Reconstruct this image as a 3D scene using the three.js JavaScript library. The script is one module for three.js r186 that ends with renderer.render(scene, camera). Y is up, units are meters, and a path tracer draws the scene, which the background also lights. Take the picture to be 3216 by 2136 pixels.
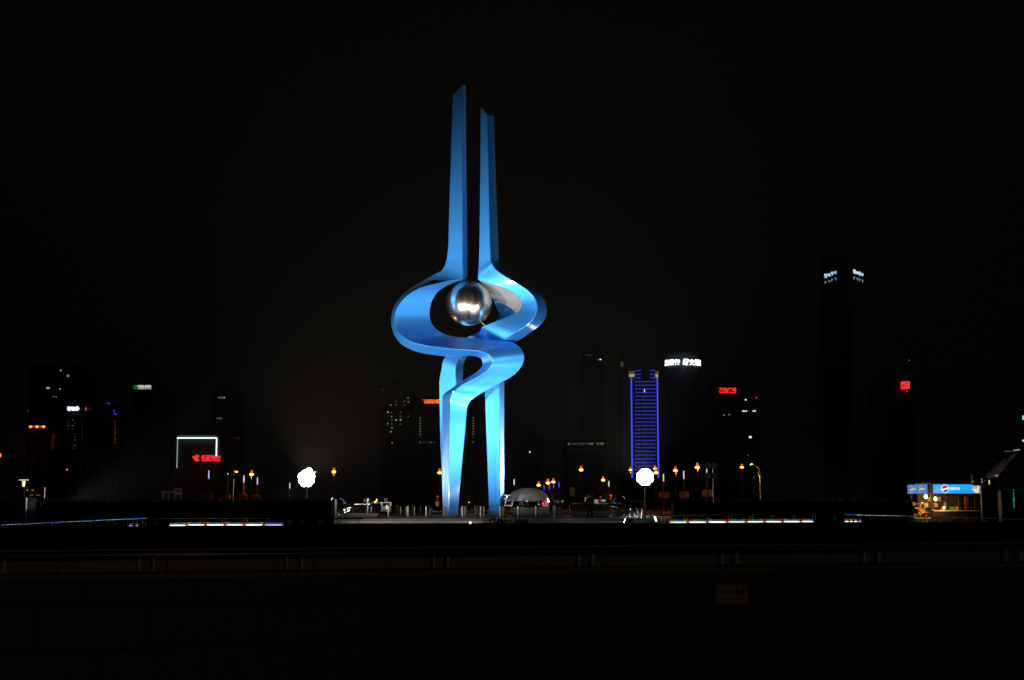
import * as THREE from 'three';
import { mergeGeometries } from 'three/addons/utils/BufferGeometryUtils.js';
import { RoundedBoxGeometry } from 'three/addons/geometries/RoundedBoxGeometry.js';
import { TextGeometry } from 'three/addons/geometries/TextGeometry.js';
import { FontLoader } from 'three/addons/loaders/FontLoader.js';
import { MarchingCubes } from 'three/addons/objects/MarchingCubes.js';

// ------------------------------------------------------------------ camera, sky, lamps, exposure
const scene = new THREE.Scene();
const FOCAL = 4468, PITCH = Math.atan(508 / FOCAL), EYE = new THREE.Vector3(3.5, 1.2, 117);
const camera = new THREE.PerspectiveCamera((2 * Math.atan(1068 / FOCAL) * 180) / Math.PI, 1024 / 680, 0.5, 3000);
camera.position.copy(EYE);
camera.rotation.x = PITCH;
scene.add(camera);
const renderer = new THREE.WebGLRenderer();
renderer.toneMapping = THREE.LinearToneMapping;
renderer.toneMappingExposure = 1;
renderer.shadowMap.enabled = true;
{ // a clear night sky over a city: a little lighter towards the horizon all round
  const W = 32, H = 64, data = new Float32Array(W * H * 4);
  for (let y = 0; y < H; y++) {
    const up = (y + 0.5) / H * 2 - 1, k = Math.exp(-Math.max(0, up) * 3.5);
    for (let x = 0; x < W; x++) data.set([0.0005 + 0.0005 * k, 0.0005 + 0.00045 * k, 0.0005 + 0.0004 * k, 1], (y * W + x) * 4);
  }
  const t = new THREE.DataTexture(data, W, H, THREE.RGBAFormat, THREE.FloatType);
  t.mapping = THREE.EquirectangularReflectionMapping; t.magFilter = THREE.LinearFilter; t.needsUpdate = true;
  scene.background = t; scene.environment = t;
}
scene.fog = new THREE.FogExp2(0xf4efe6, 0.000045);
const FRONT_FLOOD = 8000, REAR_FLOOD = 15000, LEG_FLOOD = 2600;      // candela of one floodlight

// ------------------------------------------------------------------ helpers
let seed = 7;
const rnd = () => { seed = (seed * 1664525 + 1013904223) >>> 0; return seed / 4294967296; };
const V = (x, y, z) => new THREE.Vector3(x, y, z);
const cp = Math.cos(PITCH), sp = Math.sin(PITCH);
// the point of the world that lies `d` metres in front of the camera along its level heading, on the sight line of photo pixel (sx, sy)
function at(sx, sy, d) {
  const ax = (sx - 1608) / FOCAL, ay = (1068 - sy) / FOCAL, t = d / (cp - ay * sp);
  return V(EYE.x + ax * t, EYE.y + (sp + ay * cp) * t, EYE.z - d);
}
const size = (px, d) => (px / FOCAL) * d;
const taken = {};
function numbered(name) {
  const n = taken[name] = (taken[name] ?? -1) + 1;
  return n ? name + '_' + String(n).padStart(3, '0') : name;
}
function tag(o, label, category, group, kind) {
  Object.assign(o.userData, { label, category });
  if (group) o.userData.group = group;
  if (kind) o.userData.kind = kind;
  return o;
}
function thing(name, label, category, p, turn = 0, group) {
  const o = new THREE.Group(); o.name = numbered(name);
  o.position.copy(p); o.rotation.y = turn; scene.add(o);
  return tag(o, label, category, group);
}
const flat = (g) => { const h = g.index ? g.toNonIndexed() : g; for (const k of Object.keys(h.attributes)) if (!['position', 'normal', 'uv'].includes(k)) h.deleteAttribute(k); if (!h.attributes.uv) h.setAttribute('uv', new THREE.BufferAttribute(new Float32Array(h.attributes.position.count * 2), 2)); return h; };
const merge = (list) => (Array.isArray(list) ? mergeGeometries(list.map(flat)) : list);
function part(name, geos, mat, parent, p, turn) {
  const m = new THREE.Mesh(merge(geos), mat); m.name = name;
  m.castShadow = m.receiveShadow = true;
  if (p) m.position.copy(p);
  if (turn) m.rotation.y = turn;
  parent.add(m);
  return m;
}
function single(name, geos, mat, label, category, p, group) {
  const m = part(numbered(name), geos, mat, scene, p);
  return tag(m, label, category, group);
}
function structure(name, geos, mat, p) { const m = part(numbered(name), geos, mat, scene, p); m.userData.kind = 'structure'; return m; }
function copy(o, p, label, turn) {
  const c = o.clone(); c.name = numbered(o.name.replace(/_\d{3}$/, '')); c.userData = { ...o.userData }; scene.add(c);
  c.position.copy(p); if (turn !== undefined) c.rotation.y = turn;
  if (label) c.userData.label = label;
  return c;
}
const box = (w, h, d, x = 0, y = 0, z = 0, ry = 0) => { const g = new THREE.BoxGeometry(w, h, d); if (ry) g.rotateY(ry); return g.translate(x, y, z); };
const rbox = (w, h, d, x = 0, y = 0, z = 0, r = 0.01) => new RoundedBoxGeometry(w, h, d, 1, Math.min(r, w / 3, h / 3, d / 3)).translate(x, y, z);
const cyl = (r0, r1, h, x = 0, y = 0, z = 0, n = 12) => new THREE.CylinderGeometry(r1, r0, h, n).translate(x, y + h / 2, z);   // from the bottom up
const lathe = (pts, n = 20) => new THREE.LatheGeometry(pts.map(([r, y]) => new THREE.Vector2(r, y)), n);
const tube = (pts, r, n = 24, m = 6) => new THREE.TubeGeometry(new THREE.CatmullRomCurve3(pts), n, r, m);
function rod(a, b, r, m = 6) { const d = b.clone().sub(a), g = new THREE.CylinderGeometry(r, r, d.length(), m); g.applyQuaternion(new THREE.Quaternion().setFromUnitVectors(V(0, 1, 0), d.clone().normalize())); return g.translate(...a.clone().add(b).multiplyScalar(0.5).toArray()); }
const ORD = ['first', 'second', 'third', 'fourth', 'fifth', 'sixth', 'seventh', 'eighth', 'ninth', 'tenth', 'eleventh', 'twelfth', 'thirteenth', 'fourteenth', 'fifteenth', 'sixteenth', 'seventeenth', 'eighteenth', 'nineteenth', 'twentieth'];

// ------------------------------------------------------------------ textures and materials
const lin = (r, g, b) => new THREE.Color().setRGB(r, g, b);
function noiseTexture(n, lo, hi, stretch = [1, 1], octaves = 4) {
  const grid = [];
  for (let o = 0; o < octaves; o++) { const m = 4 << o; grid.push({ m, v: Float32Array.from({ length: m * m }, rnd) }); }
  const data = new Uint8Array(n * n * 4);
  for (let y = 0; y < n; y++) for (let x = 0; x < n; x++) {
    let s = 0, w = 0;
    grid.forEach(({ m, v }, o) => {
      const u = (x / n) * m * stretch[0], q = (y / n) * m * stretch[1], i = Math.floor(u), j = Math.floor(q), f = (t) => t * t * (3 - 2 * t), a = f(u - i), b = f(q - j), g = (p, r) => v[(((r % m) + m) % m) * m + (((p % m) + m) % m)], k = 0.6 ** o;
      s += k * ((g(i, j) * (1 - a) + g(i + 1, j) * a) * (1 - b) + (g(i, j + 1) * (1 - a) + g(i + 1, j + 1) * a) * b); w += k;
    });
    const c = Math.round(255 * (lo + (hi - lo) * s / w));
    data.set([c, c, c, 255], (y * n + x) * 4);
  }
  const t = new THREE.DataTexture(data, n, n); t.wrapS = t.wrapT = THREE.RepeatWrapping; t.magFilter = THREE.LinearFilter; t.needsUpdate = true;
  return t;
}
const withRepeat = (t, u, v) => { const c = t.clone(); c.repeat.set(u, v); c.needsUpdate = true; return c; };
const cloudy = noiseTexture(256, 0.25, 1, [1, 1], 5), dented = noiseTexture(256, 0, 1, [1, 1], 2), ballGrain = noiseTexture(256, 0.6, 1, [5, 1], 5), grained = noiseTexture(256, 0.8, 1, [4, 1], 5);
const std = (c, roughness = 0.8, metalness = 0, more = {}) => new THREE.MeshStandardMaterial({ color: lin(...c), roughness, metalness, ...more });
const glow = (c, k = 1, base = [0.1, 0.1, 0.1]) => new THREE.MeshStandardMaterial({ color: lin(...base), roughness: 0.6, emissive: lin(...c), emissiveIntensity: k });
const M = {
  blue: new THREE.MeshPhysicalMaterial({ color: lin(0.044, 0.312, 0.84), metalness: 0.9, roughness: 0.54, clearcoat: 0.35, clearcoatRoughness: 0.14, bumpMap: withRepeat(dented, 0.5, 0.4), bumpScale: 0.03 }),
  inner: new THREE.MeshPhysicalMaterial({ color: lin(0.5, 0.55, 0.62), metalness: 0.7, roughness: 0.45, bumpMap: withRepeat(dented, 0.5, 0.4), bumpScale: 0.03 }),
  domeSteel: new THREE.MeshPhysicalMaterial({ color: lin(0.55, 0.55, 0.51), metalness: 0.45, roughness: 0.26, roughnessMap: withRepeat(cloudy, 2, 2) }),
  ball: new THREE.MeshPhysicalMaterial({ color: lin(0.58, 0.55, 0.48), metalness: 1, roughness: 0.32, roughnessMap: withRepeat(ballGrain, 2, 1) }),
  mirror: std([0.2, 0.2, 0.2], 0.18, 1), steel: std([0.5, 0.49, 0.47], 0.22, 1),
  dull: std([0.42, 0.41, 0.38], 0.4, 1, { roughnessMap: withRepeat(cloudy, 2, 2) }),
  chrome: std([0.7, 0.7, 0.72], 0.12, 1),
  post: std([0.78, 0.76, 0.72], 0.5, 0),
  darkPost: std([0.03, 0.03, 0.03], 0.5, 0.4),
  chain: std([0.22, 0.2, 0.16], 0.5, 0.7),
  black: std([0.012, 0.012, 0.012], 0.6, 0.2),
  iron: std([0.02, 0.02, 0.022], 0.45, 0.6),
  facade: std([0.025, 0.025, 0.025], 0.9), facadeWarm: std([0.04, 0.034, 0.028], 0.9), glassDark: std([0.02, 0.022, 0.026], 0.35, 0.1),
  stone: std([0.2, 0.185, 0.16], 0.75, 0, { roughnessMap: withRepeat(cloudy, 2, 2), bumpMap: withRepeat(cloudy, 3, 3), bumpScale: 0.004 }),
  stoneDark: std([0.1, 0.095, 0.085], 0.7, 0, { bumpMap: withRepeat(cloudy, 3, 3), bumpScale: 0.004 }),
  stonePale: std([0.3, 0.28, 0.24], 0.75, 0, { bumpMap: withRepeat(cloudy, 3, 3), bumpScale: 0.004 }),
  paving: std([0.13, 0.12, 0.1], 0.8, 0, { bumpMap: withRepeat(cloudy, 60, 60), bumpScale: 0.01 }),
  asphalt: std([0.05, 0.05, 0.05], 0.9),
  bark: std([0.016, 0.014, 0.012], 0.95), leaf: new THREE.MeshStandardMaterial({ color: lin(0.025, 0.05, 0.02), roughness: 0.7, side: THREE.DoubleSide }),
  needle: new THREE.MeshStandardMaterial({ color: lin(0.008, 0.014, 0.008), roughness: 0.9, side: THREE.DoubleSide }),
  redPaint: std([0.2, 0.05, 0.035], 0.6), boxPaint: std([0.3, 0.2, 0.16], 0.7), white: std([0.65, 0.65, 0.62], 0.6), screw: std([0.05, 0.05, 0.05], 0.4, 0.8),
};

// ------------------------------------------------------------------ lettering: strokes on a 10 x 10 grid, y down
const GLYPH = {
  华: [[3, 0, 1, 3], [2, 2, 2, 5], [8, 0, 5, 3], [5.5, 0, 5.5, 4, 6, 5, 9, 5, 9, 4], [0, 7, 10, 7], [5, 5, 5, 10]],
  夏: [[0, 0, 10, 0], [5, 0, 4.5, 1.5], [2, 1.5, 8, 1.5, 8, 5.5, 2, 5.5, 2, 1.5], [2, 2.9, 8, 2.9], [2, 4.2, 8, 4.2], [4, 5.5, 1, 8], [3, 6.8, 8, 6.8, 5, 9, 0, 10], [3, 7.5, 9.5, 10]],
  银: [[2, 0, 0, 3], [1, 2, 4, 2], [0.5, 4, 4, 4], [0, 6, 4, 6], [2.2, 4, 2.2, 9.5, 4, 8], [5.5, 0.5, 9.5, 0.5, 9.5, 4.5, 5.5, 4.5], [5.5, 2.5, 9.5, 2.5], [5.5, 0.5, 5.5, 9.5, 7, 8.5], [6.5, 4.5, 9.8, 9.5], [9.5, 5.5, 7.5, 7]],
  行: [[3, 0, 0, 3], [3, 3, 0, 6], [1.8, 4.5, 1.8, 10], [4.5, 1.5, 9.5, 1.5], [4, 4.5, 10, 4.5], [7.5, 4.5, 7.5, 9.5, 6, 9]],
  中: [[1, 2, 9, 2, 9, 6.5, 1, 6.5, 1, 2], [5, 0, 5, 10]],
  国: [[0.5, 0.5, 9.5, 0.5, 9.5, 10, 0.5, 10, 0.5, 0.5], [2.5, 2.5, 7.5, 2.5], [2.8, 5, 7.2, 5], [2.2, 8, 7.8, 8], [5, 2.5, 5, 8], [6.3, 6, 7, 7]],
  农: [[1, 3.5, 1, 2, 9.5, 2, 9, 3.5], [5, 0, 3, 5, 0, 7.5], [3.5, 4.5, 3.5, 9.5, 5.5, 8], [8.5, 4, 6, 6], [5, 4, 6.5, 7, 10, 9.5]],
  业: [[3.7, 0, 3.7, 9.5], [6.3, 0, 6.3, 9.5], [1, 2.5, 2.3, 7], [9, 2.5, 7.7, 7], [0, 9.5, 10, 9.5]],
  交: [[5, 0, 5, 1.5], [0.5, 2, 9.5, 2], [3.5, 3, 1.5, 5], [6.5, 3, 8.8, 5], [7.5, 4.8, 4, 8.5, 0.5, 10], [2.5, 5, 5.5, 8, 9.8, 10]],
  通: [[1, 0.5, 2.2, 2], [0, 4, 2, 4, 2, 7.5, 0, 9.5], [2, 8, 4, 9.5, 10, 9.5], [4, 0.5, 9, 0.5, 7, 2], [4.2, 8, 4.2, 2.8, 9, 2.8, 9, 8, 8.2, 8], [4.2, 4.5, 9, 4.5], [4.2, 6.2, 9, 6.2], [6.6, 2.8, 6.6, 8]],
  证: [[1, 0.5, 2.3, 2], [0, 4, 2, 4, 2, 9.5, 3.5, 8], [4, 1.5, 9.8, 1.5], [7, 1.5, 7, 9.5], [7, 5, 9.5, 5], [4.8, 4, 4.8, 9.5], [3.8, 9.5, 10, 9.5]],
  券: [[3, 0, 3.8, 1.5], [7, 0, 6.2, 1.5], [1.5, 2, 8.5, 2], [0, 4, 10, 4], [5, 0.5, 4, 4, 0, 7], [6, 4, 10, 6.5], [3, 6, 7.5, 6, 7, 9.5, 5.5, 9], [5, 6, 2, 10]],
  鲁: [[3.5, 0, 1, 2.2], [3, 0.8, 7, 0.8, 6, 2], [2, 2, 8, 2, 8, 5, 2, 5, 2, 2], [5, 2, 5, 5], [2, 3.5, 8, 3.5], [0, 5.8, 10, 5.8], [2.5, 6.8, 7.5, 6.8, 7.5, 10, 2.5, 10, 2.5, 6.8], [2.5, 8.3, 7.5, 8.3]],
  万: [[0, 1, 10, 1], [3.8, 1, 3.3, 5, 0, 10], [3.5, 4, 8.5, 4, 8, 9.5, 6, 8.8]],
  怡: [[2, 0, 2, 10], [0.5, 3, 0.5, 5.5], [3.5, 2, 4, 4], [7, 0.5, 5, 4, 9, 3.6], [8.5, 2.5, 9.8, 4.5], [5.3, 5.8, 9.3, 5.8, 9.3, 9.8, 5.3, 9.8, 5.3, 5.8]],
  广: [[5, 0, 5, 1.5], [1, 2, 10, 2], [1.5, 2, 1.5, 6, 0, 10]],
  场: [[0, 3, 3.8, 3], [2, 0.5, 2, 8], [0, 8.5, 4, 7.5], [4.5, 1, 9, 1, 5.5, 4, 9.8, 4, 9, 9.5, 7.5, 9], [6.5, 4.5, 4, 8], [8, 4.5, 5.5, 9.5]],
  小: [[5, 0, 5, 9.5, 3.8, 8.8], [2.5, 3, 0.5, 7], [7.5, 3, 9.5, 7]],
  心: [[1, 4, 0.3, 7.5], [3, 3, 3.2, 8, 4.5, 9.5, 7.5, 9.5, 8, 7.5], [4.5, 1, 6, 3.5], [8, 2.5, 9.8, 6]],
  地: [[0, 3.5, 3.8, 3.5], [2, 0.5, 2, 8], [0, 8.5, 4, 7.5], [4, 5, 9, 3.5, 9, 7, 8, 7], [6.8, 0, 6.8, 7.5], [5, 1.5, 5, 8.5, 6, 9.5, 9.8, 9.5, 9.8, 8]],
  滑: [[0.8, 0.5, 2, 1.8], [0, 3.5, 1.3, 4.8], [0.3, 9.5, 2, 6], [4, 3, 4, 0.5, 8.5, 0.5, 8.5, 3], [6, 1.8, 8.5, 1.8], [3, 4.5, 3, 3, 9.8, 3, 9.5, 4.5], [4, 10, 4, 5, 8.8, 5, 8.8, 9.8, 8, 9.8], [4, 6.6, 8.8, 6.6], [4, 8.2, 8.8, 8.2]],
  百: [[0, 0.5, 10, 0.5], [5, 0.5, 4, 3], [1.5, 3, 8.5, 3, 8.5, 10, 1.5, 10, 1.5, 3], [1.5, 6.5, 8.5, 6.5]],
  事: [[0, 1.2, 10, 1.2], [2, 2.3, 8, 2.3, 8, 4, 2, 4, 2, 2.3], [1.5, 5, 8.5, 5, 8.5, 8, 1.5, 8], [0, 6.5, 10, 6.5], [5, 0, 5, 10, 4, 9.5]],
  可: [[0, 1, 10, 1], [8, 1, 8, 9.5, 6.5, 9], [2, 3.5, 5.5, 3.5, 5.5, 6.5, 2, 6.5, 2, 3.5]],
  乐: [[8.5, 0, 2, 1.5, 1.5, 4.5, 9.5, 4.5], [5.2, 2, 5.2, 9.8, 4, 9], [3, 6, 1, 8.5], [7.2, 6, 9.5, 8.5]],
  绿: [[2, 0, 0.5, 3, 3, 3], [3, 2.5, 0.5, 6, 3.5, 5.5], [0, 9, 3.8, 8], [5, 1, 9, 1, 9, 4], [5, 2.5, 9, 2.5], [4.2, 4, 10, 4], [7, 4, 7, 9.5, 6, 9], [5, 5.5, 6, 6.5], [4, 9, 6.5, 7], [9.3, 5, 7.5, 6.5], [7.5, 6.5, 10, 9.5]],
};
// one raised letter, w x h metres, its lower left corner at the origin, facing +z
function letter(ch, w, h, depth, thick = 1.25) {
  const out = [], t = (thick * Math.min(w, h)) / 10;
  for (const s of GLYPH[ch]) for (let i = 0; i + 3 < s.length; i += 2) {
    const ax = (s[i] / 10) * w, ay = (1 - s[i + 1] / 10) * h, bx = (s[i + 2] / 10) * w, by = (1 - s[i + 3] / 10) * h, l = Math.hypot(bx - ax, by - ay);
    out.push(new THREE.BoxGeometry(l + t * 0.7, t, depth).rotateZ(Math.atan2(by - ay, bx - ax)).translate((ax + bx) / 2, (ay + by) / 2, depth / 2 + out.length * 0.002));
  }
  return out;
}
function inkGlyph(c, ch, x, y, w, h, lw) {
  c.lineWidth = lw; c.lineCap = 'round'; c.lineJoin = 'round';
  for (const s of GLYPH[ch]) { c.beginPath(); c.moveTo(x + (s[0] / 10) * w, y + (s[1] / 10) * h); for (let i = 2; i < s.length; i += 2) c.lineTo(x + (s[i] / 10) * w, y + (s[i + 1] / 10) * h); c.stroke(); }
}
function canvasTexture(w, h, paint) {
  const c = document.createElement('canvas'); c.width = w; c.height = h; paint(c.getContext('2d'), w, h);
  const t = new THREE.CanvasTexture(c); t.colorSpace = THREE.SRGBColorSpace; return t;
}
const font = await new FontLoader().loadAsync('fonts/droid/droid_sans_bold.typeface.json');
function text(str, width, height, depth) {
  const g = new TextGeometry(str, { font, size: 1, depth: 0.1, curveSegments: 2, bevelEnabled: false }); g.computeBoundingBox();
  const b = g.boundingBox, w = b.max.x - b.min.x, h = b.max.y - b.min.y;
  return g.translate(-b.min.x, -b.min.y, 0).scale(width / w, height / h, depth / 0.1);
}

// ------------------------------------------------------------------ ground and plaza
structure('ground', new THREE.PlaneGeometry(3000, 2400).rotateX(-Math.PI / 2), M.asphalt, V(0, -0.62, 95.5 - 1200));
{
  structure('plaza', box(170, 0.5, 170, 0, -0.25, 0), M.paving, V(0, 0, 15 - 85));
  const step = thing('stone_steps', 'wide dark stone steps in front of the blue sculpture', 'steps', V(0, 0, 15));
  for (let i = 0; i < 3; i++) part('step', rbox(26 + i * 1.2, 0.15, 0.42, 0, -0.225 - i * 0.15, 0.215 + i * 0.34, 0.012), M.stone, step);
}
structure('sunken_floor', box(60, 0.3, 60, 0, -0.15, 0), M.stoneDark, V(4, -3.2, 129));

// ------------------------------------------------------------------ the spring sculpture
{
  const root = thing('ribbon_sculpture', 'towering blue sculpture of three twisting ribbons around a steel ball', 'sculpture', V(0, 0, 0));
  const D = EYE.z, z1 = (p) => [1180 + p[0] / 2.375, 240 + p[1] / 2.375], z2 = (p) => [1180 + p[0] / 3.408, 780 + p[1] / 3.408], z3 = (p) => [1280 + p[0] / 2.8, 1080 + p[1] / 2.8];
  // a station: the views of its three seen corners (outer, ridge, inner) and how far each stands towards the viewer
  const st = (zoom, out, mid, inn, back) => [out, mid, inn, back].map((p) => p && at(...zoom(p), D - p[2]));
  function ribbon(stations, name, label) {
    const corners = stations.map(([o, m, i, b]) => [o, m, i, b ?? o.clone().add(i).sub(m)]);
    const curves = [0, 1, 2, 3].map((k) => new THREE.CatmullRomCurve3(corners.map((c) => c[k]), false, 'centripetal'));
    // every corner curve is read station by station so that the section stays square to the path
    const N = corners.length - 1, sub = 7, rings = [];
    for (let s = 0; s <= N * sub; s++) {
      const c = curves.map((q) => q.getPoint(s / (N * sub))), ring = [];
      for (let k = 0; k < 4; k++) {
        const a = c[k], p = c[(k + 3) % 4], n = c[(k + 1) % 4];
        for (const q of [p, n]) { const l = a.distanceTo(q); ring.push(a.clone().lerp(q, Math.min(0.3, 0.045 / Math.max(l, 0.01)))); }
      }
      rings.push(ring);
    }
    const geos = [];
    for (let k = 0; k < 8; k++) {
      const pos = [], uv = [], idx = [];
      let run = 0;
      rings.forEach((r, s) => {
        if (s) run += r[0].distanceTo(rings[s - 1][0]);
        for (const [q, u] of [[r[k], 0], [r[(k + 1) % 8], 1]]) { pos.push(...q.toArray()); uv.push(u * 1.0, run / 6); }
        if (s) { const a = 2 * s; idx.push(a - 2, a - 1, a, a - 1, a + 1, a); }
      });
      const g = new THREE.BufferGeometry(); g.setAttribute('position', new THREE.Float32BufferAttribute(pos, 3)); g.setAttribute('uv', new THREE.Float32BufferAttribute(uv, 2)); g.setIndex(idx); g.computeVertexNormals();
      geos.push(g);
    }
    for (const r of [rings[0], rings[rings.length - 1]]) {
      const pos = []; for (let k = 1; k < 7; k++) pos.push(...r[0].toArray(), ...r[k].toArray(), ...r[k + 1].toArray());
      const g = new THREE.BufferGeometry(); g.setAttribute('position', new THREE.Float32BufferAttribute(pos, 3)); g.computeVertexNormals(); geos.push(g);
    }
    const m = part(name, geos.filter((g, k) => k < 5 || k > 7), M.blue, root); if (label) m.userData.label = label;
    part('inner_face', geos.slice(5, 8), M.inner, m);
  }
  ribbon([
    st(z1, [575, 145, 1.2], [650, 62, 1.5], [672, 70, 0.3]),
    st(z1, [564, 480, 1.2], [650, 460, 1.5], [674, 465, 0.3]),
    st(z1, [553, 800, 1.2], [649, 800, 1.5], [678, 800, 0.3]),
    st(z1, [544, 1090, 1.2], [649, 1080, 1.5], [682, 1080, 0.3]),
    st(z1, [536, 1300, 1.2], [649, 1290, 1.5], [684, 1290, 0.3]),
    st(z1, [521, 1388, 1.2], [648, 1400, 1.5], [685, 1400, 0.3]),
    st(z2, [706, 232, 1.25], [931, 285, 1.55], [983, 292, 0.35]),
    st(z2, [650, 265, 1.3], [920, 322, 1.6], [972, 332, 0.4]),
    st(z2, [560, 312, 1.3], [800, 347, 1.8], [880, 358, 0.5]),
    st(z2, [460, 370, 1.2], [700, 366, 2.1], [800, 385, 0.7]),
    st(z2, [350, 440, 0.9], [600, 389, 2.4], [720, 426, 0.9]),
    st(z2, [270, 510, 0.9], [480, 420, 2.6], [660, 472, 1.0]),
    st(z2, [215, 585, 1.1], [370, 480, 2.8], [617, 540, 1.1]),
    st(z2, [180, 660, 1.4], [280, 562, 2.9], [590, 610, 1.2]),
    st(z2, [165, 735, 1.7], [225, 650, 3.0], [580, 680, 1.2]),
    st(z2, [163, 790, 2.0], [203, 750, 3.0], [582, 740, 1.2]),
    st(z2, [175, 870, 2.1], [212, 840, 3.1], [597, 790, 1.3]),
    st(z2, [208, 948, 2.3], [245, 905, 3.3], [625, 840, 1.4]),
    st(z2, [270, 1025, 2.5], [300, 960, 3.5], [670, 880, 1.5]),
    st(z2, [370, 1085, 2.7], [390, 1005, 3.7], [730, 912, 1.2]),
    st(z2, [500, 1125, 2.9], [500, 1033, 3.9], [810, 938, 1.0]),
    st(z2, [640, 1145, 3.0], [640, 1056, 4.0], [930, 953, 0.9]),
    st(z2, [770, 1160, 3.0], [790, 1073, 4.0], [1080, 962, 0.9]),
    st(z2, [900, 1158, 2.9], [930, 1085, 3.9], [1220, 972, 1.0]),
    st(z2, [1000, 1152, 2.7], [1060, 1095, 3.7], [1370, 985, 1.3]),
    st(z2, [1075, 1160, 2.4], [1150, 1112, 3.5], [1480, 1013, 1.6]),
    st(z2, [1120, 1180, 2.2], [1210, 1142, 3.4], [1550, 1065, 1.8]),
    st(z2, [1138, 1210, 2.1], [1240, 1175, 3.3], [1585, 1125, 2.0]),
    st(z2, [1140, 1240, 2.0], [1249, 1212, 3.2], [1592, 1178, 2.0]),
    st(z2, [1130, 1270, 2.0], [1240, 1252, 3.2], [1575, 1240, 2.0]),
    st(z2, [1105, 1300, 1.9], [1205, 1297, 3.1], [1530, 1305, 2.0]),
    st(z2, [1060, 1335, 1.9], [1130, 1352, 3.0], [1460, 1370, 2.0]),
    st(z2, [980, 1385, 1.8], [1030, 1405, 2.9], [1350, 1432, 2.1]),
    st(z2, [880, 1450, 1.7], [920, 1465, 2.8], [1240, 1490, 2.1]),
    st(z2, [795, 1508, 1.6], [850, 1520, 2.7], [1145, 1546, 2.1]),
    st(z3, [312, 447, 1.5], [400, 424, 2.6], [590, 475, 2.1]),
    st(z3, [304, 500, 1.4], [382, 472, 2.5], [546, 517, 2.1]),
    st(z3, [303, 565, 1.3], [378, 540, 2.4], [528, 562, 2.0]),
    st(z3, [304, 720, 1.3], [375, 710, 2.4], [514, 715, 2.0]),
    st(z3, [305, 1000, 1.2], [369, 1000, 2.3], [487, 1000, 2.0]),
    st(z3, [307, 1300, 1.2], [364, 1300, 2.3], [460, 1300, 1.9]),
    st(z3, [308, 1526, 1.2], [360, 1526, 2.2], [443, 1526, 1.9]),
  ], 'ribbon', 'front ribbon with the tallest spire on the left and the left leg');
  const bk = (p, x, y, z) => [p[0] + x, p[1] + y, p[2] + z];
  const b = (out, mid, inn, x, y, z) => st(z2, out, mid, inn, bk(inn, x, y, z));
  ribbon([
    st(z1, [884, 297, -0.2], [834, 287, 1.4], [783, 230, 1.1], [842, 300, -0.6]),
    st(z1, [891, 560, -0.2], [839, 555, 1.4], [780, 540, 1.1]),
    st(z1, [899, 800, -0.2], [844, 800, 1.4], [777, 800, 1.1]),
    st(z1, [908, 1070, -0.2], [849, 1070, 1.4], [774, 1070, 1.1]),
    st(z1, [917, 1300, -0.2], [855, 1300, 1.4], [770, 1300, 1.1]),
    b([1318, 120, -0.2], [1233, 118, 1.4], [1099, 200, 1.1], 60, 20, -1.2),
    b([1330, 160, -0.2], [1245, 160, 1.5], [1094, 290, 1.1], 50, 30, -1.4),
    b([1352, 205, -0.1], [1265, 198, 1.5], [1097, 333, 1.1], 30, 40, -1.6),
    b([1405, 262, 0.1], [1312, 245, 1.6], [1165, 360, 1.2], -20, 60, -2.0),
    b([1490, 325, 0.3], [1400, 306, 1.8], [1260, 387, 1.3], -60, 90, -2.4),
    b([1590, 380, 0.5], [1500, 364, 2.0], [1360, 418, 1.4], -100, 120, -2.6),
    b([1685, 428, 0.7], [1590, 421, 2.2], [1450, 456, 1.5], -110, 130, -2.8),
    b([1758, 480, 0.9], [1665, 482, 2.4], [1520, 503, 1.6], -105, 120, -2.8),
    b([1810, 552, 1.0], [1710, 547, 2.5], [1560, 556, 1.6], -100, 100, -2.8),
    b([1835, 640, 1.1], [1728, 612, 2.6], [1568, 602, 1.6], -95, 70, -2.8),
    b([1828, 720, 1.1], [1722, 682, 2.6], [1550, 650, 1.6], -70, 50, -2.6),
    b([1795, 790, 1.1], [1680, 765, 2.6], [1490, 697, 1.5], -20, 50, -2.2),
    b([1710, 865, 1.0], [1610, 830, 2.5], [1400, 735, 1.3], 40, 60, -1.8),
    b([1645, 910, 0.9], [1540, 877, 2.3], [1290, 778, 1.1], 60, 70, -1.5),
    b([1572, 962, 0.7], [1460, 920, 2.0], [1190, 818, 0.8], 70, 70, -1.3),
    b([1490, 1010, 0.4], [1384, 975, 1.5], [1130, 845, 0.4], 70, 60, -1.2),
    b([1400, 1040, -0.4], [1300, 1010, 0.4], [1122, 880, -0.4], 50, 50, -1.0),
    b([1280, 1060, -1.6], [1190, 1040, -0.9], [1080, 905, -1.4], 40, 50, -1.0),
    b([1150, 1080, -2.6], [1080, 1075, -2.0], [1000, 940, -2.2], 40, 60, -1.0),
    b([1030, 1120, -3.0], [985, 1130, -2.4], [880, 1010, -2.6], 50, 60, -1.0),
    b([960, 1190, -3.2], [900, 1170, -2.4], [790, 1110, -2.6], 60, 40, -1.2),
    b([940, 1260, -3.4], [862, 1240, -2.2], [722, 1195, -2.6], 70, 30, -1.4),
    b([935, 1350, -3.4], [857, 1340, -2.2], [700, 1300, -2.6], 70, 20, -1.4),
    b([930, 1450, -3.4], [860, 1440, -2.2], [680, 1412, -2.6], 70, 10, -1.4),
    b([900, 1568, -3.4], [840, 1568, -2.2], [680, 1568, -2.6], 60, 0, -1.4),
    st(z3, [400, 900, -3.4], [350, 900, -2.2], [290, 900, -2.6]),
    st(z3, [400, 1526, -3.2], [355, 1526, -2.0], [312, 1526, -2.4]),
  ], 'ribbon', 'right ribbon with the shorter spire and the wide right loop');
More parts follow.
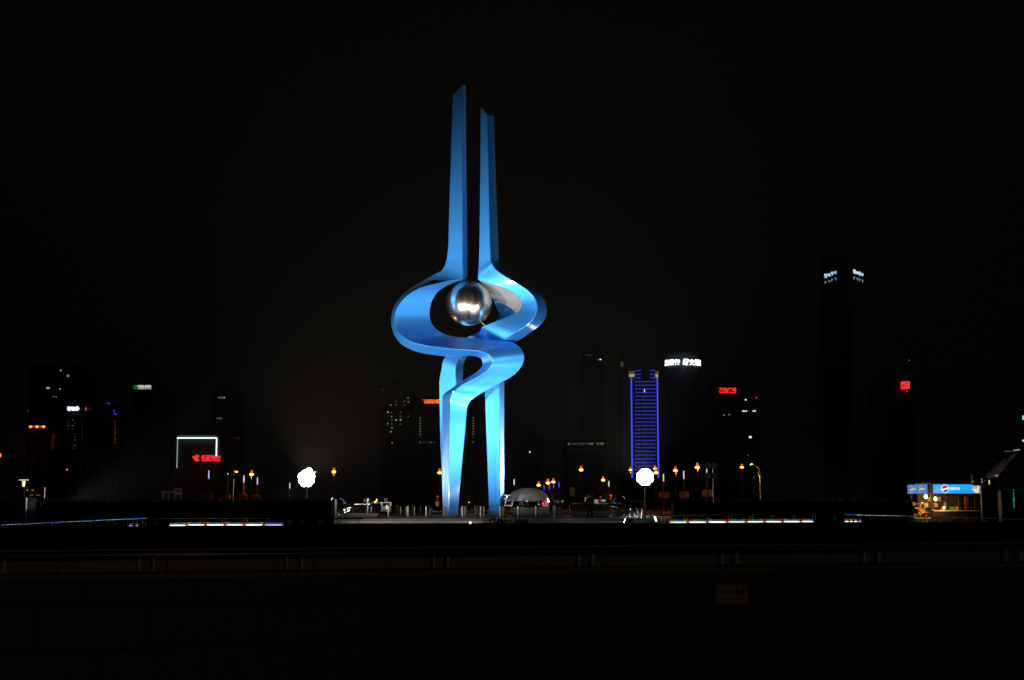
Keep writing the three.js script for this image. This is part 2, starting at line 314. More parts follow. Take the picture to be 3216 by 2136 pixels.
  const z4 = (p) => [1520 + p[0] / 7.84, 900 + p[1] / 7.84];
  ribbon([
    st(z1, [872, 420, -3.4], [845, 420, -2.4], [800, 400, -2.6]),
    st(z1, [878, 800, -3.4], [850, 800, -2.4], [796, 800, -2.6]),
    st(z1, [886, 1250, -3.4], [858, 1250, -2.4], [790, 1250, -2.6]),
    st(z4, [160, -160, -3.6], [120, -170, -2.6], [0, -60, -2.8]),
    st(z4, [250, 20, -3.8], [190, 40, -2.8], [60, 100, -3.0]),
    st(z4, [400, 140, -4.2], [330, 215, -3.2], [205, 300, -3.2]),
    st(z4, [600, 240, -4.6], [520, 320, -3.6], [275, 450, -3.4]),
    st(z4, [790, 390, -4.8], [690, 440, -3.8], [330, 570, -3.4]),
    st(z4, [810, 530, -4.8], [708, 530, -3.8], [370, 680, -3.4]),
    st(z4, [760, 700, -4.6], [650, 670, -3.6], [330, 790, -3.2]),
    st(z4, [700, 900, -4.2], [560, 850, -3.2], [260, 900, -2.8]),
    st(z4, [640, 1150, -3.6], [480, 1120, -2.4], [230, 1120, -2.2]),
    st(z4, [600, 1500, -2.8], [460, 1500, -1.6], [220, 1500, -1.4]),
    st(z4, [540, 1900, -2.0], [410, 1900, -0.8], [160, 1900, -0.7]),
    st(z3, [852, 260, -1.0], [812, 260, 0.4], [668, 260, 0.2]),
    st(z3, [851, 420, -0.6], [812, 420, 0.8], [677, 420, 0.4]),
    st(z3, [850, 800, -0.4], [812, 800, 0.9], [690, 800, 0.4]),
    st(z3, [850, 1150, -0.3], [813, 1150, 1.0], [704, 1150, 0.4]),
    st(z3, [846, 1526, -0.2], [815, 1526, 1.0], [716, 1526, 0.4]),
  ], 'ribbon', 'rear ribbon whose leg stands on the right');
  const c = at(1473.4, 951.6, D - 0.2), r = size(72.4, D);
  part('steel_ball', new THREE.SphereGeometry(r, 64, 48), M.ball, root, c);
  part('support_rod', rod(at(1505, 1005, D), at(1524, 1024, D - 0.4), 0.1), M.steel, root);
  part('support_rod', rod(at(1462, 890, D + 0.6), at(1458, 868, D - 0.2), 0.14), M.steel, root);
}

// ------------------------------------------------------------------ floodlights
const flare = glow([1, 0.93, 0.8], 40), flareCold = glow([0.9, 0.95, 1], 40);
// a drum with its mouth at the origin looking along +z
const drum = (r) => lathe([[0.02, -0.62 * r * 2], [r * 0.5, -0.6 * r * 2], [r * 0.8, -0.42 * r * 2], [r, -0.04], [r, 0.03], [r * 0.93, 0.03], [r * 0.9, -0.03]], 18).rotateX(Math.PI / 2);
function cluster(label, foot, drums, r, aim, lit) {
  const t = thing(lit ? 'floodlight_mast' : 'floodlight_mast_unlit', label, 'floodlight', foot, 0, 'floodlight masts round the sculpture');
  const dir = aim.clone().sub(foot.clone().setY(drums[0].y)).normalize(), q = new THREE.Quaternion().setFromUnitVectors(V(0, 0, 1), dir);
  const top = Math.max(...drums.map((p) => p.y)), low = Math.min(...drums.map((p) => p.y));
  part('pole', [cyl(0.09, 0.06, top - 0.2, 0, 0, -0.3), cyl(0.16, 0.14, 0.12, 0, 0, -0.3)], M.dull, t);
  for (const y of [top, low]) part('crossbar', rod(V(-r * 2.6, y - 0.05, -0.3), V(r * 2.6, y - 0.05, -0.3), 0.04), M.iron, t);
  for (const p of drums) {
    const l = p.clone().sub(foot), d = part('lamp_drum', drum(r), lit ? M.iron : M.black, t, l);
    d.quaternion.copy(q);
    const f = part('lamp_glass', new THREE.CylinderGeometry(r * 0.92, r * 0.92, 0.03, 18).rotateX(Math.PI / 2), lit || M.black, d, V(0, 0, 0.015));
    f.castShadow = false;
    part('bracket', rod(V(0, 0, -r * 1.1), V(0, -0.02, -0.9 * r * 2), 0.03), M.iron, d);
  }
  return { t, dir };
}
function spot(color, intensity, from, to, angle, penumbra, soft) {
  const s = new THREE.SpotLight(color, intensity, 0, angle, penumbra, 2);
  s.position.copy(from); s.target.position.copy(to); s.castShadow = true; s.shadow.radius = soft; s.shadow.mapSize.set(1024, 1024);
  scene.add(s, s.target); return s;
}
{
  const ring = (sx, sy, d, r, n, first = 0) => { const c = at(sx, sy, d), out = [c]; for (let k = 0; k < n; k++) out.push(c.clone().add(V(Math.cos(first + (k / n) * 6.283) * r * 1.5, Math.sin(first + (k / n) * 6.283) * r * 1.5, k % 2 ? 0.14 : -0.14))); return out; };
  const d = 133, r = 0.33;
  for (const [sx, sy, label, warm] of [[962, 1503, 'blazing warm white floodlight mast left of the sculpture', 0xffe6c8], [2026, 1499, 'blazing cold white floodlight mast right of the sculpture', 0xfff4e8]]) {
    const list = ring(sx, sy, d, r, 8, 0.4);  // extra lit drums packed close, added to fill out the glare
    if (sx < 1000) list.push(at(970, 1480, d));
    const foot = at(sx, 1500, d).setY(0), aim = V(1.5, 9, 30);
    const { dir } = cluster(label, foot, list, r, aim, sx < 1000 ? flare : flareCold);
    const c = list[0].clone().addScaledVector(dir, 0.25);
    spot(warm, REAR_FLOOD, c, c.clone().add(V(-Math.sign(c.x) * 0.2, 0.86, -0.4)), 1.2, 0.7, 25);   // added beam aimed up and back for a glow in the haze
    spot(warm, LEG_FLOOD, c, V(c.x < 0 ? -1.8 : 2.2, 7, 0), 0.34, 1, 25);                              // the lower drums light the legs
  }
  // masts of this kind standing unlit farther out, without the added drums
  const dark = (label, px, x, dd) => cluster(label, at(x, 1500, dd).setY(0), px.map(([a, b]) => at(a, b, dd)), size(10.5, dd), at(x, 1520, dd - 30));
  dark('unlit mast of four black drum floodlights near the red bank sign', [[727, 1466], [747, 1469], [722, 1499], [744, 1495]], 731, 128);
  dark('unlit mast of four black drum floodlights right of the blue tower', [[2223, 1462], [2243, 1462], [2224, 1494], [2247, 1494]], 2241, 131);
  // the low floodlights in front of the sculpture that its ball mirrors, behind the planting
  for (const [p, label, k, up, half] of [[V(-25, 0.2, 29), 'low black ground floodlight farthest left in the row before the sculpture', 0.9, 16.5, 0.44], [V(-11, -0.36, 33), 'low ground floodlight second from the left in the row before the sculpture', 0.36, 13.2, 0.45], [V(1, -0.36, 34), 'low ground floodlight in the middle of the row before the sculpture', 0.2, 13.2, 0.45], [V(11, -0.4, 22), 'low ground floodlight second from the right in the row before the sculpture', 0.3, 13, 0.48], [V(27, 0.2, 27), 'low black ground floodlight farthest right in the row before the sculpture', 0.14, 16, 0.43]]) {
    const t = thing('ground_floodlight', label, 'floodlight', p.clone().setY(-0.62), 0, 'ground floodlights in front of the sculpture'), aim = V(0, up, 0);
    const q = new THREE.Quaternion().setFromUnitVectors(V(0, 0, 1), aim.clone().sub(p).normalize());
    const h = part('housing', [rbox(1.2, 0.44, 0.4, 0, 0, -0.23, 0.04)], M.black, t, V(0, p.y + 0.62, 0)); h.quaternion.copy(q);
    part('lamp_glass', box(1.1, 0.36, 0.04, 0, 0, -0.01), flareCold, h);
    part('stand', [cyl(0.07, 0.07, Math.max(0.1, p.y + 0.4)), box(1.2, 0.06, 0.8, 0, 0.03, 0)], M.iron, t);
    const from = V(0, 0, 0.35).applyQuaternion(q).add(p);
    spot(0xfff6ea, FRONT_FLOOD * k, from, aim, half, 1, 20);
  }
}

// ------------------------------------------------------------------ posts and chains round the sculpture
{
  const make = (mat, h, d) => {
    const t = thing('chain_post', '', 'post', V(0, 0, 0));
    part('post_tube', cyl(0.045, 0.04, h), mat, t);
    part('post_cap', lathe([[0.001, h + 0.07], [0.05, h + 0.06], [0.065, h + 0.03], [0.05, h], [0.04, h - 0.01]], 10), mat, t);
    part('foot_plate', cyl(0.1, 0.09, 0.03), mat, t);
    return t;
  };
  const rows = [
    ['front row of white chain posts', 'white posts of the front chain row', M.post, 0.8, 109, [1220, 1281, 1338, 1394, 1451.5, 1509, 1570, 1626, 1682, 1741.6], 'white'],
    ['second row of grey chain posts', 'grey posts of the second chain row', M.stonePale, 0.76, 112, [1258, 1276, 1302, 1459.5, 1519.5, 1579, 1639, 1697, 1721, 1758], 'grey'],
    ['nearest row of dark chain posts', 'dark posts of the nearest chain row', M.darkPost, 0.75, 106.5, [1350, 1398, 1448, 1495, 1537.5, 1583, 1631, 1676], 'dark'],
    ['far chain row', 'pale posts of the far chain row', M.post, 0.8, 138, [1167, 1245, 1250, 1282, 1294, 1320.5, 1345, 1356, 1464, 1491, 1499.6, 1586, 1594, 1607, 1737, 1789], 'small pale'],
  ];
  const pos = [];
  for (const [row, group, mat, h, d, xs, look] of rows) {
    let first;
    pos.push(xs.map((x, i) => {
      const p = at(x, 1600, d).setY(0), label = `${ORD[i]} ${look} post from the left in the ${row}`;
      if (!first) { first = make(mat, h, d); first.position.copy(p); tag(first, label, 'post', group); } else copy(first, p, label);
      return p;
    }));
  }
  let k = 0;
  const hang = (a, b, h, sag, label) => {
    const pts = []; for (let i = 0; i <= 8; i++) { const u = i / 8; pts.push(a.clone().lerp(b, u).setY(h - sag * 4 * u * (1 - u))); }
    single('hanging_chain', tube(pts, 0.014, 16, 5), M.chain, label, 'chain', V(0, 0, 0), 'chains hung between the posts');
  };
  const dk = pos[2].concat([at(1721, 1600, 106.5).setY(0)]);
  for (let i = 0; i + 1 < dk.length; i++) for (const [h, w] of [[0.68, 'upper'], [0.42, 'lower']]) hang(dk[i], dk[i + 1], h, 0.24, `${w} slack chain of the ${ORD[i]} gap between the dark posts`);
  const gr = pos[1];
  for (const [i, j, n] of [[0, 1, 'left'], [1, 2, 'next']]) hang(gr[i], gr[j], 0.66, 0.22, `slack chain on the ${n} gap of the grey posts left of the legs`);
  for (const [i, j, n] of [[3, 4, 'first'], [5, 6, 'last'], [7, 8, 'middle']]) hang(pos[3][i], pos[3][j], 0.7, 0.2, `thin far chain on the ${n} gap behind the left leg`);
}

// ------------------------------------------------------------------ steel dome, balls and plinth
{
  const d = 121, p = at(1657.5, 1575, d), rx = size(67.5, d), ry = size(43, d);
  const pts = []; for (let i = 0; i <= 20; i++) { const a = (i / 20) * Math.PI / 2; pts.push([Math.max(0.001, Math.cos(a) * rx), Math.sin(a) * ry]); }
  const t = thing('steel_dome', 'low polished steel dome mirroring the blue sculpture', 'dome sculpture', p);
  part('shell', lathe([[rx - 0.06, -0.04], [rx, -0.04], ...pts], 64), M.domeSteel, t);
  part('rim', new THREE.TorusGeometry(rx - 0.03, 0.05, 8, 64).rotateX(Math.PI / 2), M.steel, t);
  part('support_leg', [cyl(0.07, 0.07, 1.3, -rx * 0.78, -1.3, 0), cyl(0.07, 0.07, 1.3, rx * 0.78, -1.3, 0), cyl(0.07, 0.07, 1.3, 0, -1.3, -rx * 0.7)], M.dull, t);
  part('soffit', cyl(rx - 0.1, rx - 0.1, 0.03, 0, -0.04, 0, 40), M.dull, t);
  const top = at(1660, 1595, d - 3).y;
  const plinth = thing('stone_plinth', 'rectangular dark stone plinth under the steel dome', 'plinth', at(1666, 1595, d - 2).setY(0));
  part('block', rbox(size(110, d), top - 0.06, 3.4, 0, (top - 0.06) / 2, 0, 0.02), M.stoneDark, plinth);
  part('coping', rbox(size(114, d), 0.07, 3.6, 0, top - 0.035, 0, 0.012), M.stone, plinth);
  const ball = (sx, sy, rp, dd, mat, label) => { const g = thing('steel_ball_ornament', label, 'steel ball', at(sx, sy, dd)); part('ball', new THREE.SphereGeometry(size(rp, dd), 40, 28), mat, g); part('collar', cyl(size(rp * 0.35, dd), size(rp * 0.3, dd), size(rp * 0.12, dd), 0, -size(rp * 1.08, dd), 0, 20), M.dull, g); if (rp > 12) { const h = g.position.y - size(rp * 1.06, dd); part('round_foot', cyl(size(rp * 0.6, dd), size(rp * 0.5, dd), Math.max(0.1, h), 0, -g.position.y, 0, 20), M.stoneDark, g); } return g; };
  ball(1642.5, 1583.5, 11, d - 2.2, M.steel, 'larger polished ball on the plinth below the dome, left');
  ball(1651.5, 1584, 10.5, d - 0.6, M.steel, 'polished ball on the plinth half hidden behind the larger ball');
  ball(1695, 1584.5, 9.5, d - 2, M.steel, 'polished ball on the plinth below the dome, right');
  ball(1755, 1577, 17, 134, M.dull, 'dull steel ball standing right of the dome');
  ball(1156, 1576, 17, 134, M.dull, 'dull pale steel ball behind the black fence on the left');
  ball(1063, 1581, 25, 118, M.mirror, 'big dark mirror ball by the ramp on the left');
  ball(1941, 1580, 25, 118, M.mirror, 'big dark mirror ball beside the couple on the right');
  // red lit letters under the right end of the dome
  const s = thing('red_light_sign', 'small glowing red lights under the right end of the dome', 'light sign', at(1704, 1590, d + 3));
  const red = glow([1, 0.02, 0.06], 2.2), m = (x) => size(x, d + 3);
  for (const [x, y, w, h] of [[0, 6, 3, 8], [4, 4, 4, 3], [0, 0, 3, 5], [5, 0, 4, 4], [10, 6, 5, 9], [9, 0, 7, 5]]) part('red_lamp', rbox(m(w), m(h), 0.15, m(x + w / 2), m(y + h / 2), 0, 0.03), red, s);
  const l = thing('path_lamp', 'little pale lamp on a stake at the right rim of the dome', 'lamp', at(1723, 1604, d - 1).setY(0));
  part('stake', cyl(0.04, 0.03, at(1723, 1580, d - 1).y), M.post, l);
  part('lamp_head', new THREE.SphereGeometry(0.09, 12, 8), glow([1, 0.9, 0.5], 3), l, V(0, at(1723, 1575, d - 1).y, 0));
  // pale metal frame beside the right leg
  const fr = thing('metal_frame', 'pale metal frame between the right leg and the dome', 'frame', at(1596, 1600, 116).setY(0));
  const mm = (x, y) => at(x, y, 116).sub(fr.position);
  for (const [a, bq] of [[[1583, 1556], [1603, 1556]], [[1583, 1566], [1592, 1567]], [[1589, 1567], [1587, 1589]], [[1583, 1588], [1609, 1588]], [[1609, 1588], [1609, 1576]]]) part('bar', rod(mm(...a), mm(...bq), 0.05), M.post, fr);
  part('lamp_bulb', new THREE.SphereGeometry(0.06, 10, 8), glow([0.6, 1, 0.75], 4), fr, mm(1592, 1561));
}

// ------------------------------------------------------------------ railings, ramps, booths and small things on the plaza
{
  const fence = (name, label, x0, x1, y0, y1, d, n) => {
    const a = at(x0, y1, d), h = at(x0, y0, d).y - a.y, w = at(x1, y1, d).x - a.x, t = thing(name, label, 'railing', a);
    part('top_rail', rbox(w, 0.06, 0.08, w / 2, h, 0, 0.02), M.steel, t); part('bottom_rail', rbox(w, 0.04, 0.05, w / 2, 0.1, 0, 0.01), M.iron, t);
    for (let i = 0; i <= n; i++) part('bar', box(0.03, h - 0.04, 0.03, (w * i) / n, h / 2, 0), M.iron, t);
    return t;
  };
  fence('bar_railing', 'black bar railing with a pale top rail left of the sculpture', 1110, 1165, 1584, 1610, 112, 14);
  fence('bar_railing', 'black bar railing behind the standing couple', 1798, 1912, 1582, 1609, 112.5, 26);
  fence('bar_railing', 'fine bar railing in front of the right floodlight mast', 1975, 2023, 1574, 1604, 122, 18);
  fence('bar_railing', 'long low bar railing far behind the chain posts on the left', 1088, 1200, 1580, 1606, 126, 30);
  single('planter_wall', [rbox(size(133, 107), 0.36, 1.6, 0, 0.18, 0, 0.02)], M.stoneDark, 'low dark planter wall left of the chain posts', 'wall', at(1123, 1610, 107.5).setY(0));
  const rw = thing('stone_wall', 'low wall of reddish stone panels below the railing behind the couple', 'wall', at(1855, 1620, 112).setY(0));
  for (let i = 0; i < 12; i++) part('stone_panel', rbox(size(9.4, 112) - 0.012, 0.4, 0.5, size(-52 + i * 9.5, 112), 0.2, 0, 0.008), i % 3 ? M.boxPaint : M.stone, rw);
  part('coping', rbox(size(118, 112), 0.05, 0.6, 0, 0.43, 0, 0.012), M.stonePale, rw);
  const k1 = thing('stone_kerb', 'pale stone kerb running right to the end of the chain posts', 'kerb', at(1640, 1620, 108.2).setY(0));
  for (let i = 0; i < 20; i++) part('kerb_stone', rbox(size(30, 108.2) - 0.012, 0.06, 0.3, size(-402 + 30.2 * i, 108.2), 0.03, 0, 0.012), M.stonePale, k1);
  const k2 = thing('stone_kerb', 'far pale stone kerb behind the sculpture legs', 'kerb', at(1500, 1612, 136).setY(0));
  for (let i = 0; i < 22; i++) part('kerb_stone', rbox(size(30, 136) - 0.012, 0.09, 0.3, size(-310 + 30.2 * i, 136), 0.045, 0, 0.012), M.stonePale, k2);

  const rails = (label, lines, d, r, mat) => { const o = at(...lines[0][0], d).setY(0), t = thing('ramp_handrail', label, 'handrail', o); for (const l of lines) part('rail', tube(l.map(([x, y, dd]) => at(x, y, dd ?? d).sub(o)), r, 20), mat, t); return [t, o]; };
  {
    const [t, o] = rails('curved steel ramp handrail left of the slim pillar', [[[925, 1616], [948, 1617], [975, 1610], [1005, 1603], [1053, 1598]]], 104, 0.035, M.chrome);
    for (const x of [930, 970, 1010, 1045]) { const p = at(x, 1612, 104); part('rail_post', cyl(0.025, 0.025, 0.8), M.iron, t, p.clone().sub(o).setY(-0.15)); }
    const [u, q] = rails('double steel ramp handrail right of the slim pillar', [[[1059, 1610], [1080, 1602], [1095, 1596], [1107, 1595]], [[1060, 1617], [1080, 1610], [1096, 1603], [1106, 1602]]], 105, 0.03, M.chrome);
    for (const x of [1066, 1082, 1097, 1107]) { const p = at(x, 1600, 105); part('rail_post', cyl(0.025, 0.025, 0.75), M.iron, u, p.clone().sub(q).setY(0)); }
    const [w, e] = rails('sloping steel stair handrail below the right floodlight mast', [[[1914, 1592], [1925, 1591], [1960, 1602], [2000, 1612], [2050, 1622]], [[1975, 1600], [1990, 1606], [2010, 1616]]], 104, 0.03, M.chrome);
    for (const x of [1925, 1945, 1965, 1985, 2005, 2025, 2045]) { const p = at(x, 1600, 104); part('rail_post', cyl(0.022, 0.022, 1), M.iron, w, p.clone().sub(e).setY(-0.5)); }
    for (const [x0, x1, y] of [[1979, 1998, 1593], [2003, 2015, 1598], [1992, 2012, 1605], [1966, 1978, 1610], [1998, 2010, 1617], [2016, 2029, 1622]]) {
      const a = at(x0, y, 106), bq = at(x1, y, 106);
      part('stair_loop', tube([a.clone().setY(0), a.clone().add(V(0, -0.1, 0)), a, bq, bq.clone().add(V(0, -0.1, 0)), bq.clone().setY(0)].map((p) => p.sub(e)), 0.04, 30), M.chrome, w);
    }
  }
  const pillar = (name, label, x, w, y0, d, mat, extra) => { const p = at(x, 1620, d).setY(-0.2), t = thing(name, label, 'pillar', p), h = at(x, y0, d).y + 0.2; part('shaft', rbox(size(w, d), h, size(w, d), 0, h / 2, 0, 0.02), mat, t); part('cap', rbox(size(w + 1.4, d), 0.06, size(w + 1.4, d), 0, h + 0.03, 0, 0.015), mat, t); extra?.(t, h); return t; };
  pillar('slim_pillar', 'slim grey steel pillar before the big mirror ball on the left', 1054.5, 6.5, 1571, 103, std([0.09, 0.09, 0.09], 0.6));
  pillar('light_bollard', 'pale lit bollard with a red lamp at its foot', 1154.5, 4, 1568, 111, M.post, (t, h) => {
    part('lamp_glass', rbox(0.12, 0.1, 0.12, 0, h - 0.06, 0, 0.02), glow([1, 0.95, 0.75], 0.9), t);
    part('lamp_red', new THREE.SphereGeometry(0.07, 10, 8), glow([1, 0.15, 0.1], 1.6), t, V(0, 0.42, 0.07));
  });
  pillar('short_post', 'short white post right of the lit bollard', 1166, 3, 1594, 112, M.post);
  pillar('dark_stub', 'dark stub pillar among the stair handrails on the right', 2024, 6, 1577, 106, M.stoneDark);
  {
    const d = 113, p = at(1213, 1607, d), w = size(31, d), h = size(27, d), t = thing('control_booth', 'grey green control booth with an open framed top', 'booth', p);
    part('cabinet', rbox(w * 0.92, h * 0.68, 1, 0, h * 0.34, 0, 0.02), std([0.28, 0.3, 0.25], 0.6), t);
    for (const x of [-1, 1]) for (const z of [-1, 1]) part('frame_post', box(0.05, h * 0.36, 0.05, (x * w * 0.9) / 2, h * 0.86, z * 0.48), M.post, t);
    part('frame_roof', rbox(w, 0.06, 1.1, 0, h + 0.03, 0, 0.02), M.post, t);
    part('panel_lamp', rbox(0.1, 0.2, 0.05, 0.1, h * 0.62, 0.53, 0.02), glow([1, 0.9, 0.6], 0.8), t);
    part('lamp_bulb', new THREE.SphereGeometry(0.05, 8, 6), glow([1, 0.9, 0.8], 1.5), t, V(0.08, h * 0.4, 0.55));
  }
  {
    const d = 128, t = thing('glowing_frame', 'small upright frame of violet white light left of the sculpture', 'light frame', at(1211, 1580, d)), s = (x) => size(x, d), m = glow([0.5, 0.5, 0.8], 0.35);
    for (const [x, y, w, h] of [[-3, 7, 1.2, 14], [3, 7, 1.2, 14], [0, 13.4, 7, 1.2]]) part('light_bar', box(s(w), s(h), 0.08, s(x), s(y), 0), m, t);
  }
  for (const [x, y, d, c, k, r, label] of [[1180, 1576, 150, [1, 0.45, 0.05], 5, 4, 'cluster of orange flame coloured lamps behind the lit bollard'], [1374.5, 1560, 190, [1, 0.05, 0.08], 0.6, 3, 'dim red signal lights left of the sculpture leg'], [1919, 1557, 175, [1, 0.08, 0.05], 1.2, 3, 'red traffic signal lights above the big mirror ball'], [1886, 1561, 190, [1, 0.06, 0.05], 0.35, 3, 'dim red signal light above the couple'], [1473, 1578, 170, [1, 0.6, 0.2], 1.6, 1.8, 'tiny warm lamp seen between the sculpture legs']]) {
    const t = thing('signal_lights', label, 'lights', at(x, y, d)), m = glow(c, k), s = (q) => size(q, d);
    const spots = r === 4 ? [[-2, -1, 2.6], [2, 2, 2.4], [3, 7, 1.7], [-4, -3, 1.8]] : r > 2 ? [[0, 0, r], [-1, -9, r * 0.6]] : [[0, 0, r]];
    for (const [dx, dy, rr] of spots) part('lamp_bulb', new THREE.SphereGeometry(s(rr), 10, 8), m, t, V(s(dx), s(dy), 0));
    part('lamp_pole', cyl(0.05, 0.05, t.position.y, 0, -t.position.y, -0.1), M.iron, t);
  }
  for (const [x0, x1, y0, y1, d, c, label] of [[1867, 1879, 1569, 1581, 150, [0.8, 0.75, 0.6], 'pale lit poster board right behind the couple'], [1888, 1902, 1569, 1576, 152, [0.8, 0.75, 0.6], 'wide pale lit poster board left of the big mirror ball'], [1837, 1842, 1563, 1575, 149, [0.9, 0.9, 0.8], 'narrow white lit panel at the couple’s left shoulder'], [1368, 1379, 1575, 1590, 185, [0.5, 0.25, 0.08], 'dim amber lit box left of the sculpture leg']]) {
    const a = at((x0 + x1) / 2, y1, d), t = thing('lit_board', label, 'light board', a), w = size(x1 - x0, d), h = size(y1 - y0, d);
    part('sign_face', box(w, h, 0.06, 0, h / 2, 0), glow(c, 0.28), t); part('frame', [box(w + 0.12, 0.06, 0.16, 0, h + 0.03, 0), box(w + 0.12, 0.06, 0.16, 0, -0.03, 0)], M.iron, t);
    part('stand', cyl(0.05, 0.05, a.y, 0, -a.y, 0), M.iron, t);
  }
  {
    const t = thing('faint_poster', 'faint hanging banner in the haze between the lamps', 'banner', at(1798, 1544, 190)), w = size(14, 190), h = size(26, 190);
    part('cloth', box(w, h, 0.03, 0, 0, 0), std([0.3, 0.32, 0.34], 0.8), t); part('pole', cyl(0.05, 0.05, t.position.y + h / 2, 0, -t.position.y, -0.08), M.iron, t);
  }
  // low wall light near the middle of the foreground edge, and the small one by the right LED run
  for (const [x, y, d, label] of [[1477, 1642, 60, 'tiny bright lamp on the dark edge below the sculpture'], [2058, 1630, 66, 'small bright slanting lamp left of the right LED tubes']]) {
    const t = thing('edge_lamp', label, 'lamp', at(x, y, d)), tall = x > 2000;
    part('lamp_glass', tall ? rod(V(-0.03, 0.1, 0), V(0.05, -0.1, 0), 0.035) : new THREE.SphereGeometry(0.045, 12, 8), glow([1, 0.85, 0.55], 6), t);
    part('stem', cyl(0.015, 0.015, 0.12, 0, tall ? 0.08 : 0.04, 0), M.dull, t);
  }
}

// ------------------------------------------------------------------ light poles with notice boxes
{
  const white = glow([0.75, 0.75, 0.7], 1), violet = glow([0.5, 0.48, 1], 1.1), blue = glow([0.09, 0.05, 0.85], 1);
  const d = 165;
  const list = [
    [653, 1478, 1504, 1547, violet, 'violet white', [634, 648, 651, 667, 1548, 1571]], [713, 1486, 1502, 1551, violet, 'violet white', [696, 708, 711, 725, 1552, 1570]],
    [763.7, 1494, 1516, 1553, violet, 'violet white', [750, 763, 763, 776, 1552, 1570]], [806.7, 1500, 1522, 1555, violet, 'violet white', [793, 806, 806, 818, 1555, 1570]],
    [908.7, 1517, 1534, 1565, violet, 'violet white', null], [1614.8, 1505, 1523, 1570, white, 'white', null], [1709, 1524, 1539, 1572, blue, 'blue', null], [1726, 1520, 1536, 1572, blue, 'blue', null],
    [1739, 1518, 1533, 1572, blue, 'blue', [1731, 1739, 1731, 1739, 1552, 1575]], [1756, 1515, 1531, 1560, blue, 'blue', null], [1913, 1511, 1528, 1570, white, 'white', [1903, 1912, 1903, 1912, 1552, 1566]],
    [2085, 1489, 1512, 1548, white, 'white', [2069, 2084, 2086, 2101, 1546, 1564]], [2149, 1479, 1504, 1546, white, 'white', [2134, 2148, 2151, 2164, 1544, 1564]], [2221.5, 1473, 1500, 1541, white, 'white', [2207, 2222, 2225, 2238, 1538, 1560]],
  ];
  list.forEach(([x, y0, y1, y2, m, colour, bx], i) => {
    const p = at(x, 1600, d).setY(0), t = thing('light_pole', `${ORD[i]} light pole from the left, ${colour} tube on a rust red mast`, 'light pole', p, 0, 'light poles across the far side of the plaza');
    const yy = (y) => at(x, y, d).y;
    part('lamp_tube', cyl(0.065, 0.055, yy(y0) - yy(y1), 0, yy(y1), 0), m, t);
    part('tip', cyl(0.02, 0.005, size(5, d), 0, yy(y0), 0), M.iron, t);
    part('mast', [cyl(0.07, 0.055, yy(y1), 0, 0, 0)], M.redPaint, t);
    part('collar', cyl(0.1, 0.1, 0.12, 0, yy(y2) + size(16, d), 0), M.redPaint, t);
    if (bx) {
      const [a0, a1, b0, b1, t0, t1] = bx;
      (a0 === b0 ? [[a0, a1]] : [[a0, a1], [b0, b1]]).forEach(([u0, u1], k) => {
        const u = size((u0 + u1) / 2 - x, d), w = size(u1 - u0 - 0.4, d), h = yy(t0) - yy(t1);
        const bq = part('notice_box', rbox(w, h, 0.35, u, yy(t1) + h / 2, 0.25, 0.02), M.boxPaint, t);
        part('notice_sheet', [0, 1, 2].flatMap((r) => [0, 1].map((c) => box(w * 0.3, h * 0.2, 0.02, u + (c - 0.5) * w * 0.45, yy(t1) + h * (0.22 + 0.28 * r), 0.43))), k ? M.boxPaint : M.redPaint, bq);
        part('box_leg', cyl(0.06, 0.06, yy(t1), u, 0, 0.2), M.iron, t);
      });
    }
  });
}

// ------------------------------------------------------------------ orange lanterns on the far street
{
  const bowl = glow([1, 0.42, 0.03], 5), neck = glow([1, 0.17, 0.02], 0.75);
  const heads = [[788, 1490, 165], [740, 1482, 210, 0.6], [1047, 1482, 180], [1380, 1485, 175], [1692, 1524, 200, 0.9], [1721, 1517, 190], [1738, 1514, 200, 0.9], [1826, 1476, 175], [1895, 1508, 190, 0.9], [1981, 1476, 200, 0.7], [2059, 1472, 190, 0.8], [2061.5, 1485, 165], [2123, 1478, 170], [2192, 1468, 155, 1.1], [2332.5, 1468, 175, 0.85]];
  let first;
  heads.forEach(([x, y, d, k = 1], i) => {
    const label = `${ORD[i]} orange street lantern counted from the left`, p = at(x, 1600, d).setY(0), y1 = at(x, y, d).y;
    const t = thing('street_lantern', label, 'street lamp', p, 0, 'orange street lanterns across the far street'), s = size(7 * k, d);
    part('lamp_bowl', lathe([[0.001, -s * 0.55], [s * 0.7, -s * 0.45], [s, 0], [s * 0.75, s * 0.35], [s * 0.45, s * 0.5]], 14), bowl, t, V(0, y1, 0));
    part('lamp_neck', lathe([[s * 0.48, s * 0.52], [s * 0.42, s * 1.2], [s * 0.58, s * 1.6], [s * 0.3, s * 1.8], [0.001, s * 1.82]], 12), neck, t, V(0, y1, 0));
    part('pole', [cyl(0.08, 0.05, y1 - s * 0.6)], M.iron, t);
    part('arm', tube([V(0, y1 + s * 1.8, 0), V(0, y1 + s * 2.3, -0.1), V(0, y1 + s * 1.2, -s * 1.2), V(0, y1 - s, -s * 1.2)], 0.03, 12), M.iron, t);
  });
  for (const i of [0, 2, 5, 9, 12, 13]) { const [x, y, d] = heads[i], l = new THREE.PointLight(0xff7a22, 45); l.position.copy(at(x, y + 9, d)); l.castShadow = true; l.shadow.radius = 8; scene.add(l); }
  const t = thing('street_lantern_dim', 'tiny dim orange lantern far left above the hedge', 'street lamp', at(206, 1600, 240).setY(0)), y1 = at(206, 1475, 240).y;
  part('lamp_bowl', new THREE.SphereGeometry(size(3, 240), 10, 8), glow([1, 0.2, 0.03], 0.9), t, V(0, y1, 0)); part('pole', cyl(0.07, 0.05, y1 - 0.2), M.iron, t);
}

